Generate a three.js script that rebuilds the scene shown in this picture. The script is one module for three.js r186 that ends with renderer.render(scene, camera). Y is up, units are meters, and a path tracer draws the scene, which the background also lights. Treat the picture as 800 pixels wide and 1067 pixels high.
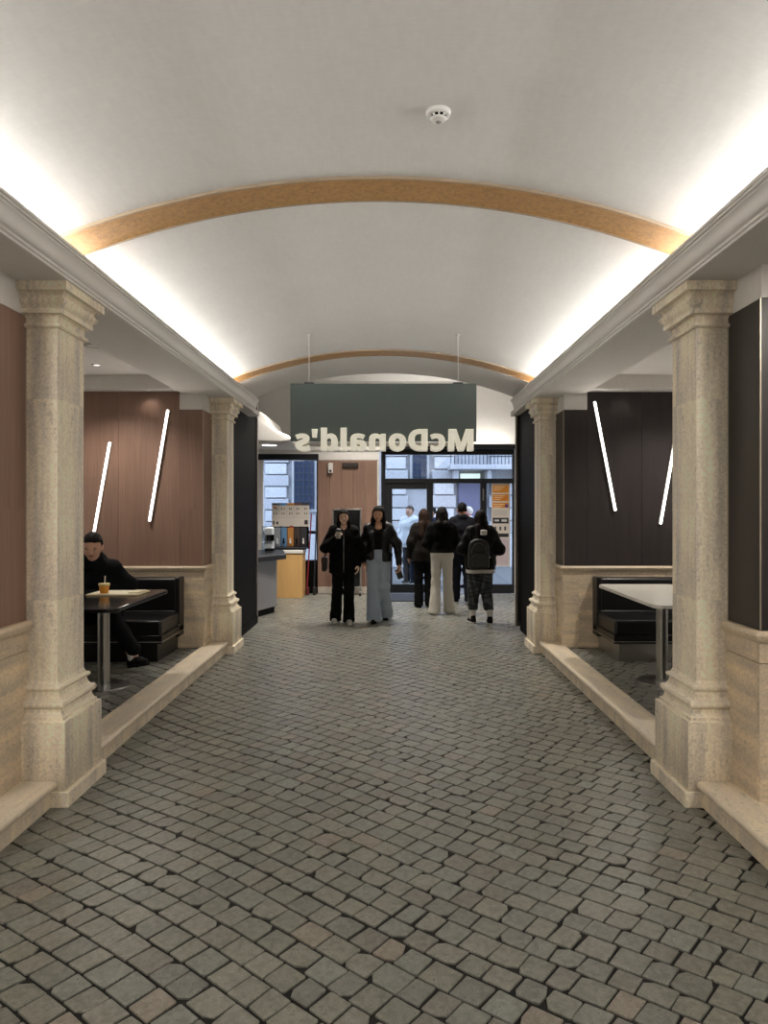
import * as THREE from 'three';
import { RoundedBoxGeometry } from 'three/addons/geometries/RoundedBoxGeometry.js';
import { mergeGeometries, mergeVertices, toCreasedNormals } from 'three/addons/utils/BufferGeometryUtils.js';
import { RectAreaLightUniformsLib } from 'three/addons/lights/RectAreaLightUniformsLib.js';
import { FontLoader } from 'three/addons/loaders/FontLoader.js';
import { TextGeometry } from 'three/addons/geometries/TextGeometry.js';

// ---------------------------------------------------------------- camera, sky, exposure, large lights
const renderer = new THREE.WebGLRenderer({ antialias: true });
renderer.toneMapping = THREE.LinearToneMapping;
renderer.toneMappingExposure = 1.0;
renderer.shadowMap.enabled = true;
RectAreaLightUniformsLib.init();
const scene = new THREE.Scene();
const camera = new THREE.PerspectiveCamera(2 * Math.atan(533.5 / 740) * 180 / Math.PI, 800 / 1067, 0.05, 200);
camera.position.set(0, 1.6, 0);
camera.lookAt(0, 1.6, -10);
camera.setViewOffset(800, 1067, -7, 3.5, 800, 1067);
scene.background = new THREE.Color().setRGB(0.62, 0.76, 1.0);   // overcast dusk sky above the street
scene.backgroundIntensity = 5.0;

const XC = -0.075;                                   // middle of the passage
const X = (s, r) => XC + s * r;
const COVE = { color: new THREE.Color(1.0, 0.995, 0.98), intensity: 180 };
function areaLight(w, h, color, intensity, pos, target) {
  const l = new THREE.RectAreaLight(color, intensity, w, h);
  l.position.set(...pos); l.lookAt(...target); l.updateMatrixWorld(true); scene.add(l); return l;
}
for (const s of [-1, 1]) {                           // light lines hidden behind both cornices
  const l = new THREE.RectAreaLight(COVE.color, COVE.intensity, 0.03, 12.6);
  l.position.set(X(s, 1.93), 2.916, -2.6); l.rotation.set(Math.PI / 2, 0, 0); scene.add(l);
}

// ---------------------------------------------------------------- helpers
function rng(seed) { let a = seed >>> 0; return () => { a = (a + 0x6d2b79f5) | 0; let t = Math.imul(a ^ (a >>> 15), 1 | a); t = (t + Math.imul(t ^ (t >>> 7), 61 | t)) ^ t; return ((t ^ (t >>> 14)) >>> 0) / 4294967296; }; }
const names = new Map();
function numbered(n) { const k = names.get(n) || 0; names.set(n, k + 1); return k ? `${n}_${String(k).padStart(3, '0')}` : n; }
function shade(o) { o.castShadow = true; o.receiveShadow = true; return o; }
function thing(name, label, category, pos = [0, 0, 0], group) {
  const o = new THREE.Group(); o.name = numbered(name); o.position.set(...pos); o.userData = { label, category };
  if (group) o.userData.group = group;
  scene.add(o); return o;
}
function struct(name, label) { const o = new THREE.Group(); o.name = name; o.userData = { kind: 'structure' }; if (label) o.userData.label = label; scene.add(o); return o; }
// a part given in world axes: moved back by its thing's base
function part(parent, name, geo, mat, label) {
  const top = parent.isGroup ? parent : parent.parent;
  geo.translate(-top.position.x, -top.position.y, -top.position.z);
  return local(parent, name, geo, mat, label);
}
function local(parent, name, geo, mat, label) {
  const m = shade(new THREE.Mesh(geo, mat)); m.name = name; if (label) m.userData.label = label; parent.add(m); return m;
}
// boxes by x range, height range and distance range in front of the camera (z = -distance); uv in metres
function boxUV(g, off = 0) {
  if (g.index) g = g.toNonIndexed();
  const p = g.attributes.position, n = g.attributes.normal, uv = new Float32Array(p.count * 2);
  for (let i = 0; i < p.count; i++) {
    const ax = Math.abs(n.getX(i)), ay = Math.abs(n.getY(i)), az = Math.abs(n.getZ(i));
    const x = p.getX(i), y = p.getY(i), z = p.getZ(i);
    if (ax >= ay && ax >= az) { uv[2 * i] = z + off; uv[2 * i + 1] = y + off * 1.7; }
    else if (az >= ay) { uv[2 * i] = x + off; uv[2 * i + 1] = y + off * 1.7; }
    else { uv[2 * i] = x + off; uv[2 * i + 1] = z + off * 1.7; }
  }
  g.setAttribute('uv', new THREE.BufferAttribute(uv, 2)); return g;
}
function bx(x0, x1, y0, y1, d0, d1, off = 0) {
  const g = new THREE.BoxGeometry(x1 - x0, y1 - y0, d1 - d0); g.translate((x0 + x1) / 2, (y0 + y1) / 2, -(d0 + d1) / 2); return boxUV(g, off);
}
function rb(x0, x1, y0, y1, d0, d1, r = 0.004, seg = 1, off = 0) {
  if (x1 < x0) [x0, x1] = [x1, x0];
  const g = new RoundedBoxGeometry(x1 - x0, y1 - y0, d1 - d0, seg, r); g.translate((x0 + x1) / 2, (y0 + y1) / 2, -(d0 + d1) / 2); return boxUV(g, off);
}
const bxs = (s, r0, r1, ...a) => { const x0 = X(s, r0), x1 = X(s, r1); return bx(Math.min(x0, x1), Math.max(x0, x1), ...a); };
const rbs = (s, r0, r1, ...a) => rb(X(s, r0), X(s, r1), ...a);
const merged = (list) => mergeGeometries(list.map((g) => { g = g.index ? g.toNonIndexed() : g; for (const k of Object.keys(g.attributes)) if (!['position', 'normal', 'uv', 'color'].includes(k)) g.deleteAttribute(k); return g; }));
function cyl(x, y0, y1, d, r0, r1 = r0, seg = 24) { const g = new THREE.CylinderGeometry(r1, r0, y1 - y0, seg); g.translate(x, (y0 + y1) / 2, -d); return g; }
function tube(points, r, seg = 8, n = 0) {
  const c = points.length > 2 ? new THREE.CatmullRomCurve3(points.map((p) => new THREE.Vector3(...p))) : new THREE.LineCurve3(new THREE.Vector3(...points[0]), new THREE.Vector3(...points[1]));
  return new THREE.TubeGeometry(c, n || (points.length > 2 ? points.length * 6 : 1), r, seg, false);
}
// square mouldings: rings of rectangles {x0,x1,d0,d1,y}, joined and flat-shaded
function loftRect(rings, creased = 0.6) {
  const pos = [], c = rings.map((q) => [[q.x0, q.y, -q.d0], [q.x1, q.y, -q.d0], [q.x1, q.y, -q.d1], [q.x0, q.y, -q.d1]]);
  for (let i = 0; i + 1 < c.length; i++) for (let k = 0; k < 4; k++) {
    const a = c[i][k], b = c[i][(k + 1) % 4], e = c[i + 1][(k + 1) % 4], d = c[i + 1][k];
    pos.push(...a, ...b, ...e, ...a, ...e, ...d);
  }
  const b = c[0], t = c[c.length - 1];
  pos.push(...b[0], ...b[2], ...b[1], ...b[0], ...b[3], ...b[2], ...t[0], ...t[1], ...t[2], ...t[0], ...t[2], ...t[3]);
  let g = new THREE.BufferGeometry(); g.setAttribute('position', new THREE.Float32BufferAttribute(pos, 3));
  g = mergeVertices(g); g = toCreasedNormals(g, creased); return boxUV(g);
}

// ---------------------------------------------------------------- procedural textures
function noise2(seed, period) {                       // tiling value noise
  const r = rng(seed), n = period, t = new Float32Array(n * n).map(() => r());
  return (x, y) => {
    const xi = Math.floor(x), yi = Math.floor(y), fx = x - xi, fy = y - yi, sx = fx * fx * (3 - 2 * fx), sy = fy * fy * (3 - 2 * fy);
    const m = (a) => ((a % n) + n) % n, at = (a, b) => t[m(b) * n + m(a)];
    return (at(xi, yi) * (1 - sx) + at(xi + 1, yi) * sx) * (1 - sy) + (at(xi, yi + 1) * (1 - sx) + at(xi + 1, yi + 1) * sx) * sy;
  };
}
function texture(w, h, f, metres = [1, 1], srgb = true) {
  const d = new Uint8Array(w * h * 4);
  for (let j = 0; j < h; j++) for (let i = 0; i < w; i++) { const c = f(i / w, j / h), k = 4 * (j * w + i); d[k] = c[0]; d[k + 1] = c[1]; d[k + 2] = c[2]; d[k + 3] = 255; }
  const t = new THREE.DataTexture(d, w, h); t.wrapS = t.wrapT = THREE.RepeatWrapping; t.magFilter = THREE.LinearFilter; t.minFilter = THREE.LinearMipmapLinearFilter;
  if (srgb) t.colorSpace = THREE.SRGBColorSpace; t.repeat.set(1 / metres[0], 1 / metres[1]); t.needsUpdate = true; return t;
}
const mix = (a, b, t) => a + (b - a) * t, clamp = (x, a = 0, b = 1) => Math.min(b, Math.max(a, x)), smooth = (a, b, x) => { const t = clamp((x - a) / (b - a)); return t * t * (3 - 2 * t); };
function travertine(seed, vertical, base, strength = 1) {
  const a = noise2(seed, 8), b = noise2(seed + 1, 16), c = noise2(seed + 2, 64), e = noise2(seed + 3, 128), w = noise2(seed + 4, 4);
  return texture(512, 512, (u, v) => {
    const [p, q] = vertical ? [v, u] : [u, v];        // p along the bedding, q across it
    const wob = (w(p * 4, q * 4) - 0.5) * 0.03, Q = q + wob;
    const band = 0.5 * b(p * 2 % 16, Q * 16) + 0.3 * c(p * 4, Q * 64) + 0.2 * a(p * 8, q * 8), grain = e(p * 128, q * 128);
    const pit = smooth(0.80, 0.9, c(p * 40 + 7, Q * 64 + 3)) * smooth(0.5, 0.7, a(p * 8 + 3, q * 8));
    const k = 1 + strength * ((band - 0.5) * 0.24 + (grain - 0.5) * 0.1) - pit * 0.10;
    const warm = (band - 0.5) * 14;
    return [clamp((base[0] + warm * 0.3) * k, 0, 255), clamp((base[1]) * k, 0, 255), clamp((base[2] - warm) * k, 0, 255)];
  }, [1.1, 1.1]);
}
function wood(seed, base, amp) {
  const a = noise2(seed, 16), b = noise2(seed + 1, 128), c = noise2(seed + 2, 4), e = noise2(seed + 3, 256);
  return texture(512, 512, (u, v) => {
    const wob = (c(u * 4, v * 4) - 0.5) * 0.06;
    const g = 0.45 * b((u + wob) * 128, v * 4) + 0.3 * a((u + wob) * 16, v * 2) + 0.25 * e(u * 256, v * 12);
    const k = 1 + (g - 0.5) * amp; return base.map((x) => clamp(x * k, 0, 255));
  }, [1, 1.6]);
}
const grainTex = (() => { const a = noise2(41, 256), b = noise2(42, 32); return texture(256, 256, (u, v) => { const k = 215 + 55 * (a(u * 256, v * 256) - 0.5) + 40 * (b(u * 32, v * 32) - 0.5); return [k, k, k]; }, [0.5, 0.5]); })();
const bumpTex = (() => { const a = noise2(51, 256), b = noise2(52, 64); return texture(256, 256, (u, v) => { const k = 128 + 120 * (a(u * 256, v * 256) - 0.5) + 70 * (b(u * 64, v * 64) - 0.5); return [k, k, k]; }, [0.4, 0.4], false); })();
const plasterTex = (() => { const a = noise2(61, 128), b = noise2(62, 8), c = noise2(63, 256); return texture(512, 512, (u, v) => { const k = 248 + 4 * (a(u * 128, v * 32) - 0.5) + 3 * (b(u * 8, v * 8) - 0.5) + 4 * (c(u * 64, v * 256) - 0.5); return [k, k, k]; }, [2, 2]); })();

const M = {};
const std = (color, roughness = 0.6, o = {}) => new THREE.MeshStandardMaterial({ color: new THREE.Color(color), roughness, ...o });
M.vault = std('#f1efeb', 0.85, { map: plasterTex });
M.white = std('#efece8', 0.75, { map: plasterTex });
M.cornice = std('#ebe8e4', 0.55);
M.gold = std('#d2a265', 0.5, { map: grainTex });
M.bandEdge = std('#a8957f', 0.5);
M.travV = new THREE.MeshStandardMaterial({ map: travertine(3, true, [242, 229, 207], 1.35), roughness: 0.5 });
M.travH = new THREE.MeshStandardMaterial({ map: travertine(13, false, [212, 194, 168], 1.4), roughness: 0.42 });
M.travSill = new THREE.MeshStandardMaterial({ map: travertine(23, true, [224, 210, 188], 0.8), roughness: 0.4 });
M.brown = new THREE.MeshStandardMaterial({ map: wood(31, [139, 110, 95], 0.24), roughness: 0.5 });
M.dark = new THREE.MeshStandardMaterial({ map: wood(37, [44, 38, 38], 0.5), roughness: 0.38 });
M.black = new THREE.MeshPhysicalMaterial({ color: '#070708', roughness: 0.6, specularIntensity: 0.18 });
M.frame = std('#15161b', 0.4);
M.leather = std('#101012', 0.32, { bumpMap: bumpTex, bumpScale: 0.0006 });
M.steel = std('#b9b8b5', 0.28, { metalness: 1 });
M.brass = std('#b5a998', 0.35, { metalness: 0.8 });
M.mortar = std('#181715', 0.85);
M.glow = new THREE.MeshStandardMaterial({ color: '#ffffff', emissive: new THREE.Color(1, 0.96, 0.9), emissiveIntensity: 3.5, roughness: 0.5 });
M.glass = new THREE.MeshPhysicalMaterial({ color: '#f4f8fb', transmission: 1, thickness: 0, roughness: 0.02, ior: 1.5 });
M.concrete = std('#8f8c88', 0.8, { map: grainTex });
const cobbleTones = [[99, 99, 92], [104, 103, 96], [95, 95, 90], [107, 106, 98], [101, 102, 96], [97, 95, 89], [110, 104, 95], [105, 107, 101], [103, 102, 94]];
const cobbleWeights = [5, 5, 5, 3, 5, 4, 0.7, 1, 3];
M.cobbles = cobbleTones.map((c) => new THREE.MeshStandardMaterial({ color: new THREE.Color(`rgb(${c.map((x) => Math.round(x * 1.47)).join(',')})`), map: grainTex, roughness: 0.34, bumpMap: bumpTex, bumpScale: 0.0007 }));
M.cobbleFar = new THREE.MeshStandardMaterial({ vertexColors: true, map: grainTex, roughness: 0.34, bumpMap: bumpTex, bumpScale: 0.0007 });

// ---------------------------------------------------------------- the floor: split cobbles laid in slanting rows
function cobbleGeo(poly, top) {
  const n = poly.length, cx = poly.reduce((a, p) => a + p[0], 0) / n, cd = poly.reduce((a, p) => a + p[1], 0) / n;
  const ring = (k, y) => poly.map(([x, d]) => { const dx = cx - x, dd = cd - d, l = Math.hypot(dx, dd) || 1; return [x + dx / l * k, y, -(d + dd / l * k)]; });
  const a = ring(0.0025, top), b = ring(0, top - 0.002), c = ring(0, top - 0.03), pos = [];
  for (let i = 1; i + 1 < n; i++) pos.push(...a[0], ...a[i], ...a[i + 1]);
  for (const [p, q] of [[b, a], [c, b]]) for (let i = 0; i < n; i++) { const j = (i + 1) % n; pos.push(...p[i], ...p[j], ...q[j], ...p[i], ...q[j], ...q[i]); }
  const g = new THREE.BufferGeometry(); g.setAttribute('position', new THREE.Float32BufferAttribute(pos, 3)); g.computeVertexNormals();
  const uv = []; for (let i = 0; i < pos.length; i += 3) uv.push(pos[i] + poly[0][0] * 3.1, pos[i + 2] + pos[i + 1]); g.setAttribute('uv', new THREE.Float32BufferAttribute(uv, 2));
  return { g, cx, cd };
}
function layCobbles(seed, x0, x1, d0, d1, y, inside = () => true) {
  const R = rng(seed), out = [], A = 41 * Math.PI / 180, cu = [Math.cos(A), -Math.sin(A)], cv = [Math.sin(A), Math.cos(A)];
  const warp = (u, v) => { const x = u * cu[0] + v * cv[0], d = u * cu[1] + v * cv[1]; return [x + 0.07 * Math.sin(0.8 * d - 0.5 * x + 0.4), d + 0.10 * Math.sin(1.05 * x + 0.35 * d) + 0.035 * Math.sin(2.6 * x - 0.8 * d)]; };
  const us = [], vs = [];
  for (const x of [x0 - 0.3, x1 + 0.3]) for (const d of [d0 - 0.3, d1 + 0.3]) { us.push(x * cu[0] + d * cu[1]); vs.push(x * cv[0] + d * cv[1]); }
  const pick = () => { let t = R() * cobbleWeights.reduce((a, b) => a + b); for (let i = 0; i < cobbleWeights.length; i++) if ((t -= cobbleWeights[i]) < 0) return i; return 0; };
  for (let v = Math.min(...vs); v < Math.max(...vs);) {
    const p = 0.104 + R() * 0.02, gap = 0.0035 + (R() < 0.25 ? 0.0065 : 0.002) * R();
    for (let u = Math.min(...us) - R() * 0.2; u < Math.max(...us);) {
      const len = 0.09 + R() * 0.044, g2 = 0.003 + 0.005 * R() * R(), j = () => (R() - 0.5) * 0.010;
      const a = [u + g2 + j(), v + gap + j() * 0.6], b = [u + len - g2 + j(), v + gap + j() * 0.6], c = [u + len - g2 + j(), v + p - gap + j() * 0.6], e = [u + g2 + j(), v + p - gap + j() * 0.6];
      const q = [a, b, c, e], poly = [];
      for (let k = 0; k < 4; k++) {
        const cut = R() < 0.13 ? 0.014 + R() * 0.03 : 0.002 + R() * 0.004, cut2 = cut > 0.015 ? 0.01 + R() * 0.02 : cut, P = q[k], Lp = q[(k + 3) % 4], N = q[(k + 1) % 4];
        const to = (T, s) => { const dx = T[0] - P[0], dy = T[1] - P[1], l = Math.hypot(dx, dy); return [P[0] + dx / l * s, P[1] + dy / l * s]; };
        poly.push(to(Lp, cut), to(N, cut2));
      }
      const w = poly.map((t) => warp(...t)).map(([x, d]) => [clamp(x, x0, x1), clamp(d, d0, d1)]);
      let area = 0; w.forEach((t, i) => { const n = w[(i + 1) % w.length]; area += t[0] * n[1] - n[0] * t[1]; });
      const mx = w.reduce((s, t) => s + t[0], 0) / 8, md = w.reduce((s, t) => s + t[1], 0) / 8;
      if (Math.abs(area) / 2 > 0.0024 && inside(mx, md)) { const cb = cobbleGeo(w, y + (R() - 0.5) * 0.0015); cb.tone = pick(); cb.px = 407 + 740 * mx / Math.max(md, 0.1); out.push(cb); }
      u += len;
    }
    v += p;
  }
  return out;
}
function setCobbles(parent, list, single) {
  const nearest = list.filter(single).sort((a, b) => a.cd - b.cd).slice(0, 300), set = new Set(nearest);
  for (const c of nearest) local(parent, 'cobble', c.g, M.cobbles[c.tone]);
  const rest = list.filter((c) => !set.has(c)).map((c) => {
    const col = M.cobbles[c.tone].color, n = c.g.attributes.position.count, a = new Float32Array(n * 3);
    for (let i = 0; i < n; i++) a.set([col.r, col.g, col.b], 3 * i);
    c.g.setAttribute('color', new THREE.BufferAttribute(a, 3)); return c.g;
  });
  if (rest.length) { const m = local(parent, 'cobbles', mergeGeometries(rest), M.cobbleFar); m.userData.kind = 'stuff'; }
}
{
  const f = struct('floor');
  local(f, 'mortar_bed', merged([bx(X(-1, 1.98), X(1, 1.98), -0.2, -0.007, -4, 8.4), bx(-4.4, 2.8, -0.2, -0.007, 8.4, 13.4)]), M.mortar);
  const list = layCobbles(7, -2.6, 2.5, 0.9, 13.38, 0, (x, d) => (d < 8.35 ? x > X(-1, 1.78) && x < X(1, 1.78) : true));
  setCobbles(f, list, (c) => c.px > -20 && c.px < 820 && c.cd > 2.15 && Math.abs(c.cx - XC) < 1.72);
  for (const s of [-1, 1]) {
    const nf = struct(s < 0 ? 'floor_left' : 'floor_right');
    local(nf, 'mortar_bed', bxs(s, 1.9, 3.8, -0.2, 0.113, -4, 7.6), M.mortar);
    const a = X(s, 1.915), b = X(s, 3.3), nl = [...layCobbles(s < 0 ? 17 : 19, Math.min(a, b), Math.max(a, b), 4.45, 7.54, 0.12), ...layCobbles(s < 0 ? 27 : 29, Math.min(a, b), Math.max(a, b), 0.9, 3.52, 0.12)];
    setCobbles(nf, nl, (c) => c.cd > 4 && (s < 0 ? c.px > 86 : c.px < 705));
  }
}

// ---------------------------------------------------------------- vaulted ceiling, gold bands, cornices, niche ceilings
const VR = 4.78, VH = 3.40, vaultY = (r) => VH - VR + Math.sqrt(VR * VR - r * r);
function arcSolid(r0, r1, off, thick, d0, d1, seg = 72) {      // a slab that follows the vault, its visible side `off` below it
  const sh = new THREE.Shape();
  for (let i = 0; i <= seg; i++) { const r = r0 + (r1 - r0) * i / seg; sh[i ? 'lineTo' : 'moveTo'](XC + r, vaultY(r) - off); }
  for (let i = seg; i >= 0; i--) { const r = r0 + (r1 - r0) * i / seg; sh.lineTo(XC + r, vaultY(r) - off + thick); }
  let g = new THREE.ExtrudeGeometry(sh, { depth: d1 - d0, bevelEnabled: false, steps: 1 }); g.translate(0, 0, -d1);
  g.deleteAttribute('uv'); g = toCreasedNormals(g, 0.6); return boxUV(g);
}
{
  const c = struct('ceiling');
  local(c, 'vault', arcSolid(-2.08, 2.08, 0, 0.35, -4, 9.4), M.vault);
  for (const d of [3.85, 8.02]) {
    const b = local(c, 'gold_band', arcSolid(-2.02, 2.02, 0.012, 0.014, d, d + 0.27), M.gold, 'ochre gold painted band across the vault');
    for (const e of [d - 0.012, d + 0.27]) local(b, 'band_border', arcSolid(-2.02, 2.02, 0.016, 0.018, e, e + 0.012), M.bandEdge);
  }
  // lunette where the vault stops and the flat ceiling by the entrance
  const sh = new THREE.Shape(); sh.moveTo(XC - 2.3, 4.2);
  for (let i = 0; i <= 40; i++) { const q = -2.08 + 4.16 * i / 40; if (!i) sh.lineTo(XC - 2.3, vaultY(q) + 0.01); sh.lineTo(XC + q, vaultY(q) + 0.01); }
  sh.lineTo(XC + 2.3, vaultY(2.08) + 0.01); sh.lineTo(XC + 2.3, 4.2);
  const lg = new THREE.ExtrudeGeometry(sh, { depth: 0.1, bevelEnabled: false }); lg.translate(0, 0, -9.5); local(c, 'end_wall', boxUV(lg), M.vault);
  const ce = struct('ceiling_entrance'); local(ce, 'slab', bx(-4.5, 2.9, 4.0, 4.2, 9.4, 13.7), M.white);
}
const corniceProfile = [[1.66, 2.82], [1.645, 2.82], [1.645, 2.834], [1.637, 2.838], [1.637, 2.852], [1.627, 2.858], [1.622, 2.866], [1.618, 2.880], [1.615, 2.905], [1.608, 2.925], [1.602, 2.932], [1.602, 2.940], [1.592, 2.944], [1.592, 2.954], [1.584, 2.958], [1.584, 2.972], [1.60, 2.972], [1.63, 2.965], [1.64, 2.88], [1.66, 2.88]];
for (const s of [-1, 1]) {
  const t = struct(s < 0 ? 'trim_1' : 'trim_2', 'white stepped cornice along the vault');
  const sh = new THREE.Shape(); corniceProfile.forEach(([r, y], i) => sh[i ? 'lineTo' : 'moveTo'](X(s, r), y));
  let g = new THREE.ExtrudeGeometry(sh, { depth: 12.9, bevelEnabled: false }); g.translate(0, 0, -8.95); g = toCreasedNormals(g, 0.5);
  local(t, 'cornice', boxUV(g), M.cornice);
  local(t, 'light_strip', bxs(s, 1.915, 1.945, 2.895, 2.91, -3.7, 8.9), M.glow);
  local(t, 'strip_channel', bxs(s, 1.91, 1.95, 2.88, 2.895, -3.75, 8.92), M.cornice);
  const c = struct(s < 0 ? 'ceiling_left' : 'ceiling_right');
  local(c, 'beam', bxs(s, 1.66, 2.14, 2.82, 2.88, -4, 9.4), M.white);
  local(c, 'beam_side', bxs(s, 2.05, 2.14, 2.881, 3.3, -4, 9.4), M.white);
  local(c, 'slab', bxs(s, 2.141, 3.9, 2.99, 3.3, -4, 8.7), M.white);
  for (const [d0, d1] of [[3.36, 3.56], [7.38, 7.57]]) local(c, 'bulkhead', bxs(s, 2.14, 3.75, 2.845, 2.992, d0, d1), M.white);
}

// ---------------------------------------------------------------- walls: piers with panels and travertine wainscot
function pier(s, name, dF, dB, dPil) {
  const w = struct(name), panel = s < 0 ? M.brown : M.dark, rI = 1.94, rO = 3.75;
  local(w, 'core', bxs(s, rI, rO, 0, 3.0, dF + 0.02, dB), M.white);
  local(w, 'bearing_block', bxs(s, 1.925, 2.17, 2.655, 2.82, dF + 0.004, dB - 0.02), M.white);
  // panels: aisle side in front of the pillar, then the end wall of the niche in boards
  const p1 = local(w, 'panel', rbs(s, 1.918, 1.945, 0.99, 2.65, dF + 0.001, dPil + 0.06, 0.002), panel);
  local(p1, 'corner_strip', rbs(s, 1.914, 1.921, 0.99, 2.655, dF - 0.003, dF + 0.004, 0.001), M.brass);
  local(p1, 'corner_strip', rbs(s, 1.914, 1.921, 0.99, 2.655, dPil - 0.006, dPil + 0.001, 0.001), M.brass);
  const cuts = s < 0 ? [1.918, 2.17, 2.82, 3.72] : [1.918, 2.17, 2.75, 3.72];
  for (let i = 0; i + 1 < cuts.length; i++) local(w, 'panel', rbs(s, cuts[i] + 0.001, cuts[i + 1] - 0.001, 0.99, i ? 2.847 : 2.652, dF, dF + 0.022, 0.0015, 1, i * 0.37), panel);
  // wainscot: cap moulding, frieze slabs, large slabs
  const cap = (r, d0, d1, r1) => [[0.93, 0.006], [0.94, 0.014], [0.955, 0.026], [0.97, 0.03], [0.98, 0.026], [0.99, 0.014]].map(([y, o]) => { const a = X(s, r - o), b = X(s, r1); return { x0: Math.min(a, b), x1: Math.max(a, b), d0: d0 - o, d1, y }; });
  local(w, 'wainscot_cap', loftRect(cap(1.905, dF - 0.012, dPil + 0.02, 1.96)), M.travH);
  local(w, 'wainscot_cap', loftRect(cap(1.961, dF - 0.012, dF + 0.03, 3.72).map((q) => ({ ...q, x0: s > 0 ? X(s, 1.96) : q.x0, x1: s < 0 ? X(s, 1.96) : q.x1 }))), M.travH);
  const slab = (r0, r1, y0, y1, d0, d1, k) => local(w, 'wainscot_slab', rbs(s, r0, r1, y0 + 0.0015, y1 - 0.0015, d0, d1, 0.003, 1, k), M.travH);
  slab(1.905, 1.945, 0.83, 0.93, dF + 0.012, dPil + 0.02, 0.3); slab(1.905, 1.945, 0.14, 0.83, dF + 0.012, dPil + 0.02, 0.9);
  const jc = [1.905, 2.32, 3.0, 3.72];
  for (let i = 0; i < 3; i++) { slab(jc[i] + 0.001, jc[i + 1] - 0.001, 0.83, 0.93, dF - 0.012, dF + 0.022, i * 1.3); slab(jc[i] + 0.001, jc[i + 1] - 0.001, 0.12, 0.83, dF - 0.012, dF + 0.022, i * 0.71 + 0.2); }
  return w;
}
pier(-1, 'wall_left', 3.54, 4.5, 3.88); pier(1, 'wall_right', 3.54, 4.5, 3.88);
pier(-1, 'wall_left_far', 7.55, 8.6, 7.90); pier(1, 'wall_right_far', 7.57, 8.5, 7.92);
{
  const o = struct('wall_outer'); for (const s of [-1, 1]) local(o, 'wall', bxs(s, 3.7, 3.9, -0.2, 3.3, -4, 8.7), M.white);
  const b = struct('wall_back'); local(b, 'wall', bx(-4.1, 4, -0.2, 3.8, -4.2, -4), M.white);
}

// ---------------------------------------------------------------- pillars and sills
function pillar(s, dF, label) {
  const dB = dF + 0.33, base = [X(s, 1.9), 0, -(dF + dB) / 2], t = thing('pillar', label, 'pillar', base, 'travertine pillars of the passage');
  const ring = (o, y, rBack = 2.0) => { const a = X(s, 1.745 - o), b = X(s, rBack); return { x0: Math.min(a, b), x1: Math.max(a, b), d0: dF - o, d1: dB + o, y }; };
  part(t, 'foot_slab', rb(X(s, 1.648), X(s, 1.95), -0.004, 0.083, dF - 0.085, dB + 0.1, 0.008, 2), M.travV);
  part(t, 'plinth', loftRect([ring(0.073, 0.083), ring(0.075, 0.086), ring(0.075, 0.452), ring(0.072, 0.456)]), M.travV);
  const torus = (y0, y1, o0, o1) => { const out = []; for (let i = 0; i <= 7; i++) { const a = -Math.PI / 2 + Math.PI * i / 7; out.push(ring(o0 + (o1 - o0) * Math.cos(a), (y0 + y1) / 2 + (y1 - y0) / 2 * Math.sin(a))); } return out; };
  part(t, 'base_moulding', loftRect([ring(0.056, 0.456), ring(0.056, 0.472), ring(0.046, 0.478), ring(0.038, 0.492), ring(0.034, 0.512), ...torus(0.515, 0.562, 0.03, 0.056), ring(0.026, 0.566), ring(0.018, 0.58), ring(0.014, 0.602), ...torus(0.605, 0.637, 0.012, 0.03), ring(0.008, 0.641), ring(0.0, 0.66)], 0.7), M.travV);
  part(t, 'shaft', loftRect([ring(0, 0.66), ring(0, 2.592)]), M.travV);
  part(t, 'capital', loftRect([ring(0, 2.588), ring(0.014, 2.588), ring(0.02, 2.594), ring(0.02, 2.604), ring(0.014, 2.610), ring(0.004, 2.610), ring(0.004, 2.636), ring(0.010, 2.652), ring(0.022, 2.660), ring(0.040, 2.660), ring(0.040, 2.684), ring(0.034, 2.684), ring(0.040, 2.694), ring(0.052, 2.708), ring(0.060, 2.726), ring(0.060, 2.734), ring(0.046, 2.734), ring(0.050, 2.752), ring(0.062, 2.766), ring(0.076, 2.772), ring(0.088, 2.772), ring(0.088, 2.82)], 0.42), M.travV);
  return t;
}
pillar(-1, 3.88, 'travertine pillar between a brown wall panel and the niche with the seated man');
pillar(1, 3.88, 'travertine pillar at the black wall panel, beside the white-topped table');
pillar(-1, 7.90, 'travertine pillar past the seated man, beside a tall black partition');
pillar(1, 7.92, 'travertine pillar past the white-topped table, against the black partition edge');
function sill(s, d0, d1, label) {
  const t = thing('stone_sill', label, 'sill', [X(s, 1.8), 0, -(d0 + d1) / 2], 'stone sills along the passage');
  part(t, 'riser', rbs(s, 1.745, 1.92, -0.004, 0.098, d0, d1, 0.003), M.travSill);
  const sh = new THREE.Shape(); const r0 = 1.712;
  sh.moveTo(X(s, 1.93), 0.098); sh.lineTo(X(s, r0 + 0.012), 0.098); for (let i = 0; i <= 6; i++) { const a = -Math.PI / 2 - Math.PI * i / 6; sh.lineTo(X(s, r0 + 0.018 + 0.02 * Math.cos(a)), 0.12 + 0.021 * Math.sin(a)); }
  sh.lineTo(X(s, 1.93), 0.141);
  let g = new THREE.ExtrudeGeometry(sh, { depth: d1 - d0, bevelEnabled: false }); g.translate(0, 0, -d1); g.deleteAttribute('uv'); g = toCreasedNormals(g, 0.6);
  part(t, 'tread', boxUV(g), M.travSill);
}
sill(-1, 4.29, 7.82, 'long travertine sill edging the niche of the seated man');
sill(1, 4.29, 7.84, 'long travertine sill edging the niche of the white-topped table');
sill(-1, -0.3, 3.80, 'travertine sill under the brown wall panel');
sill(1, -0.3, 3.80, 'travertine sill under the black wall panel');

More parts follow.
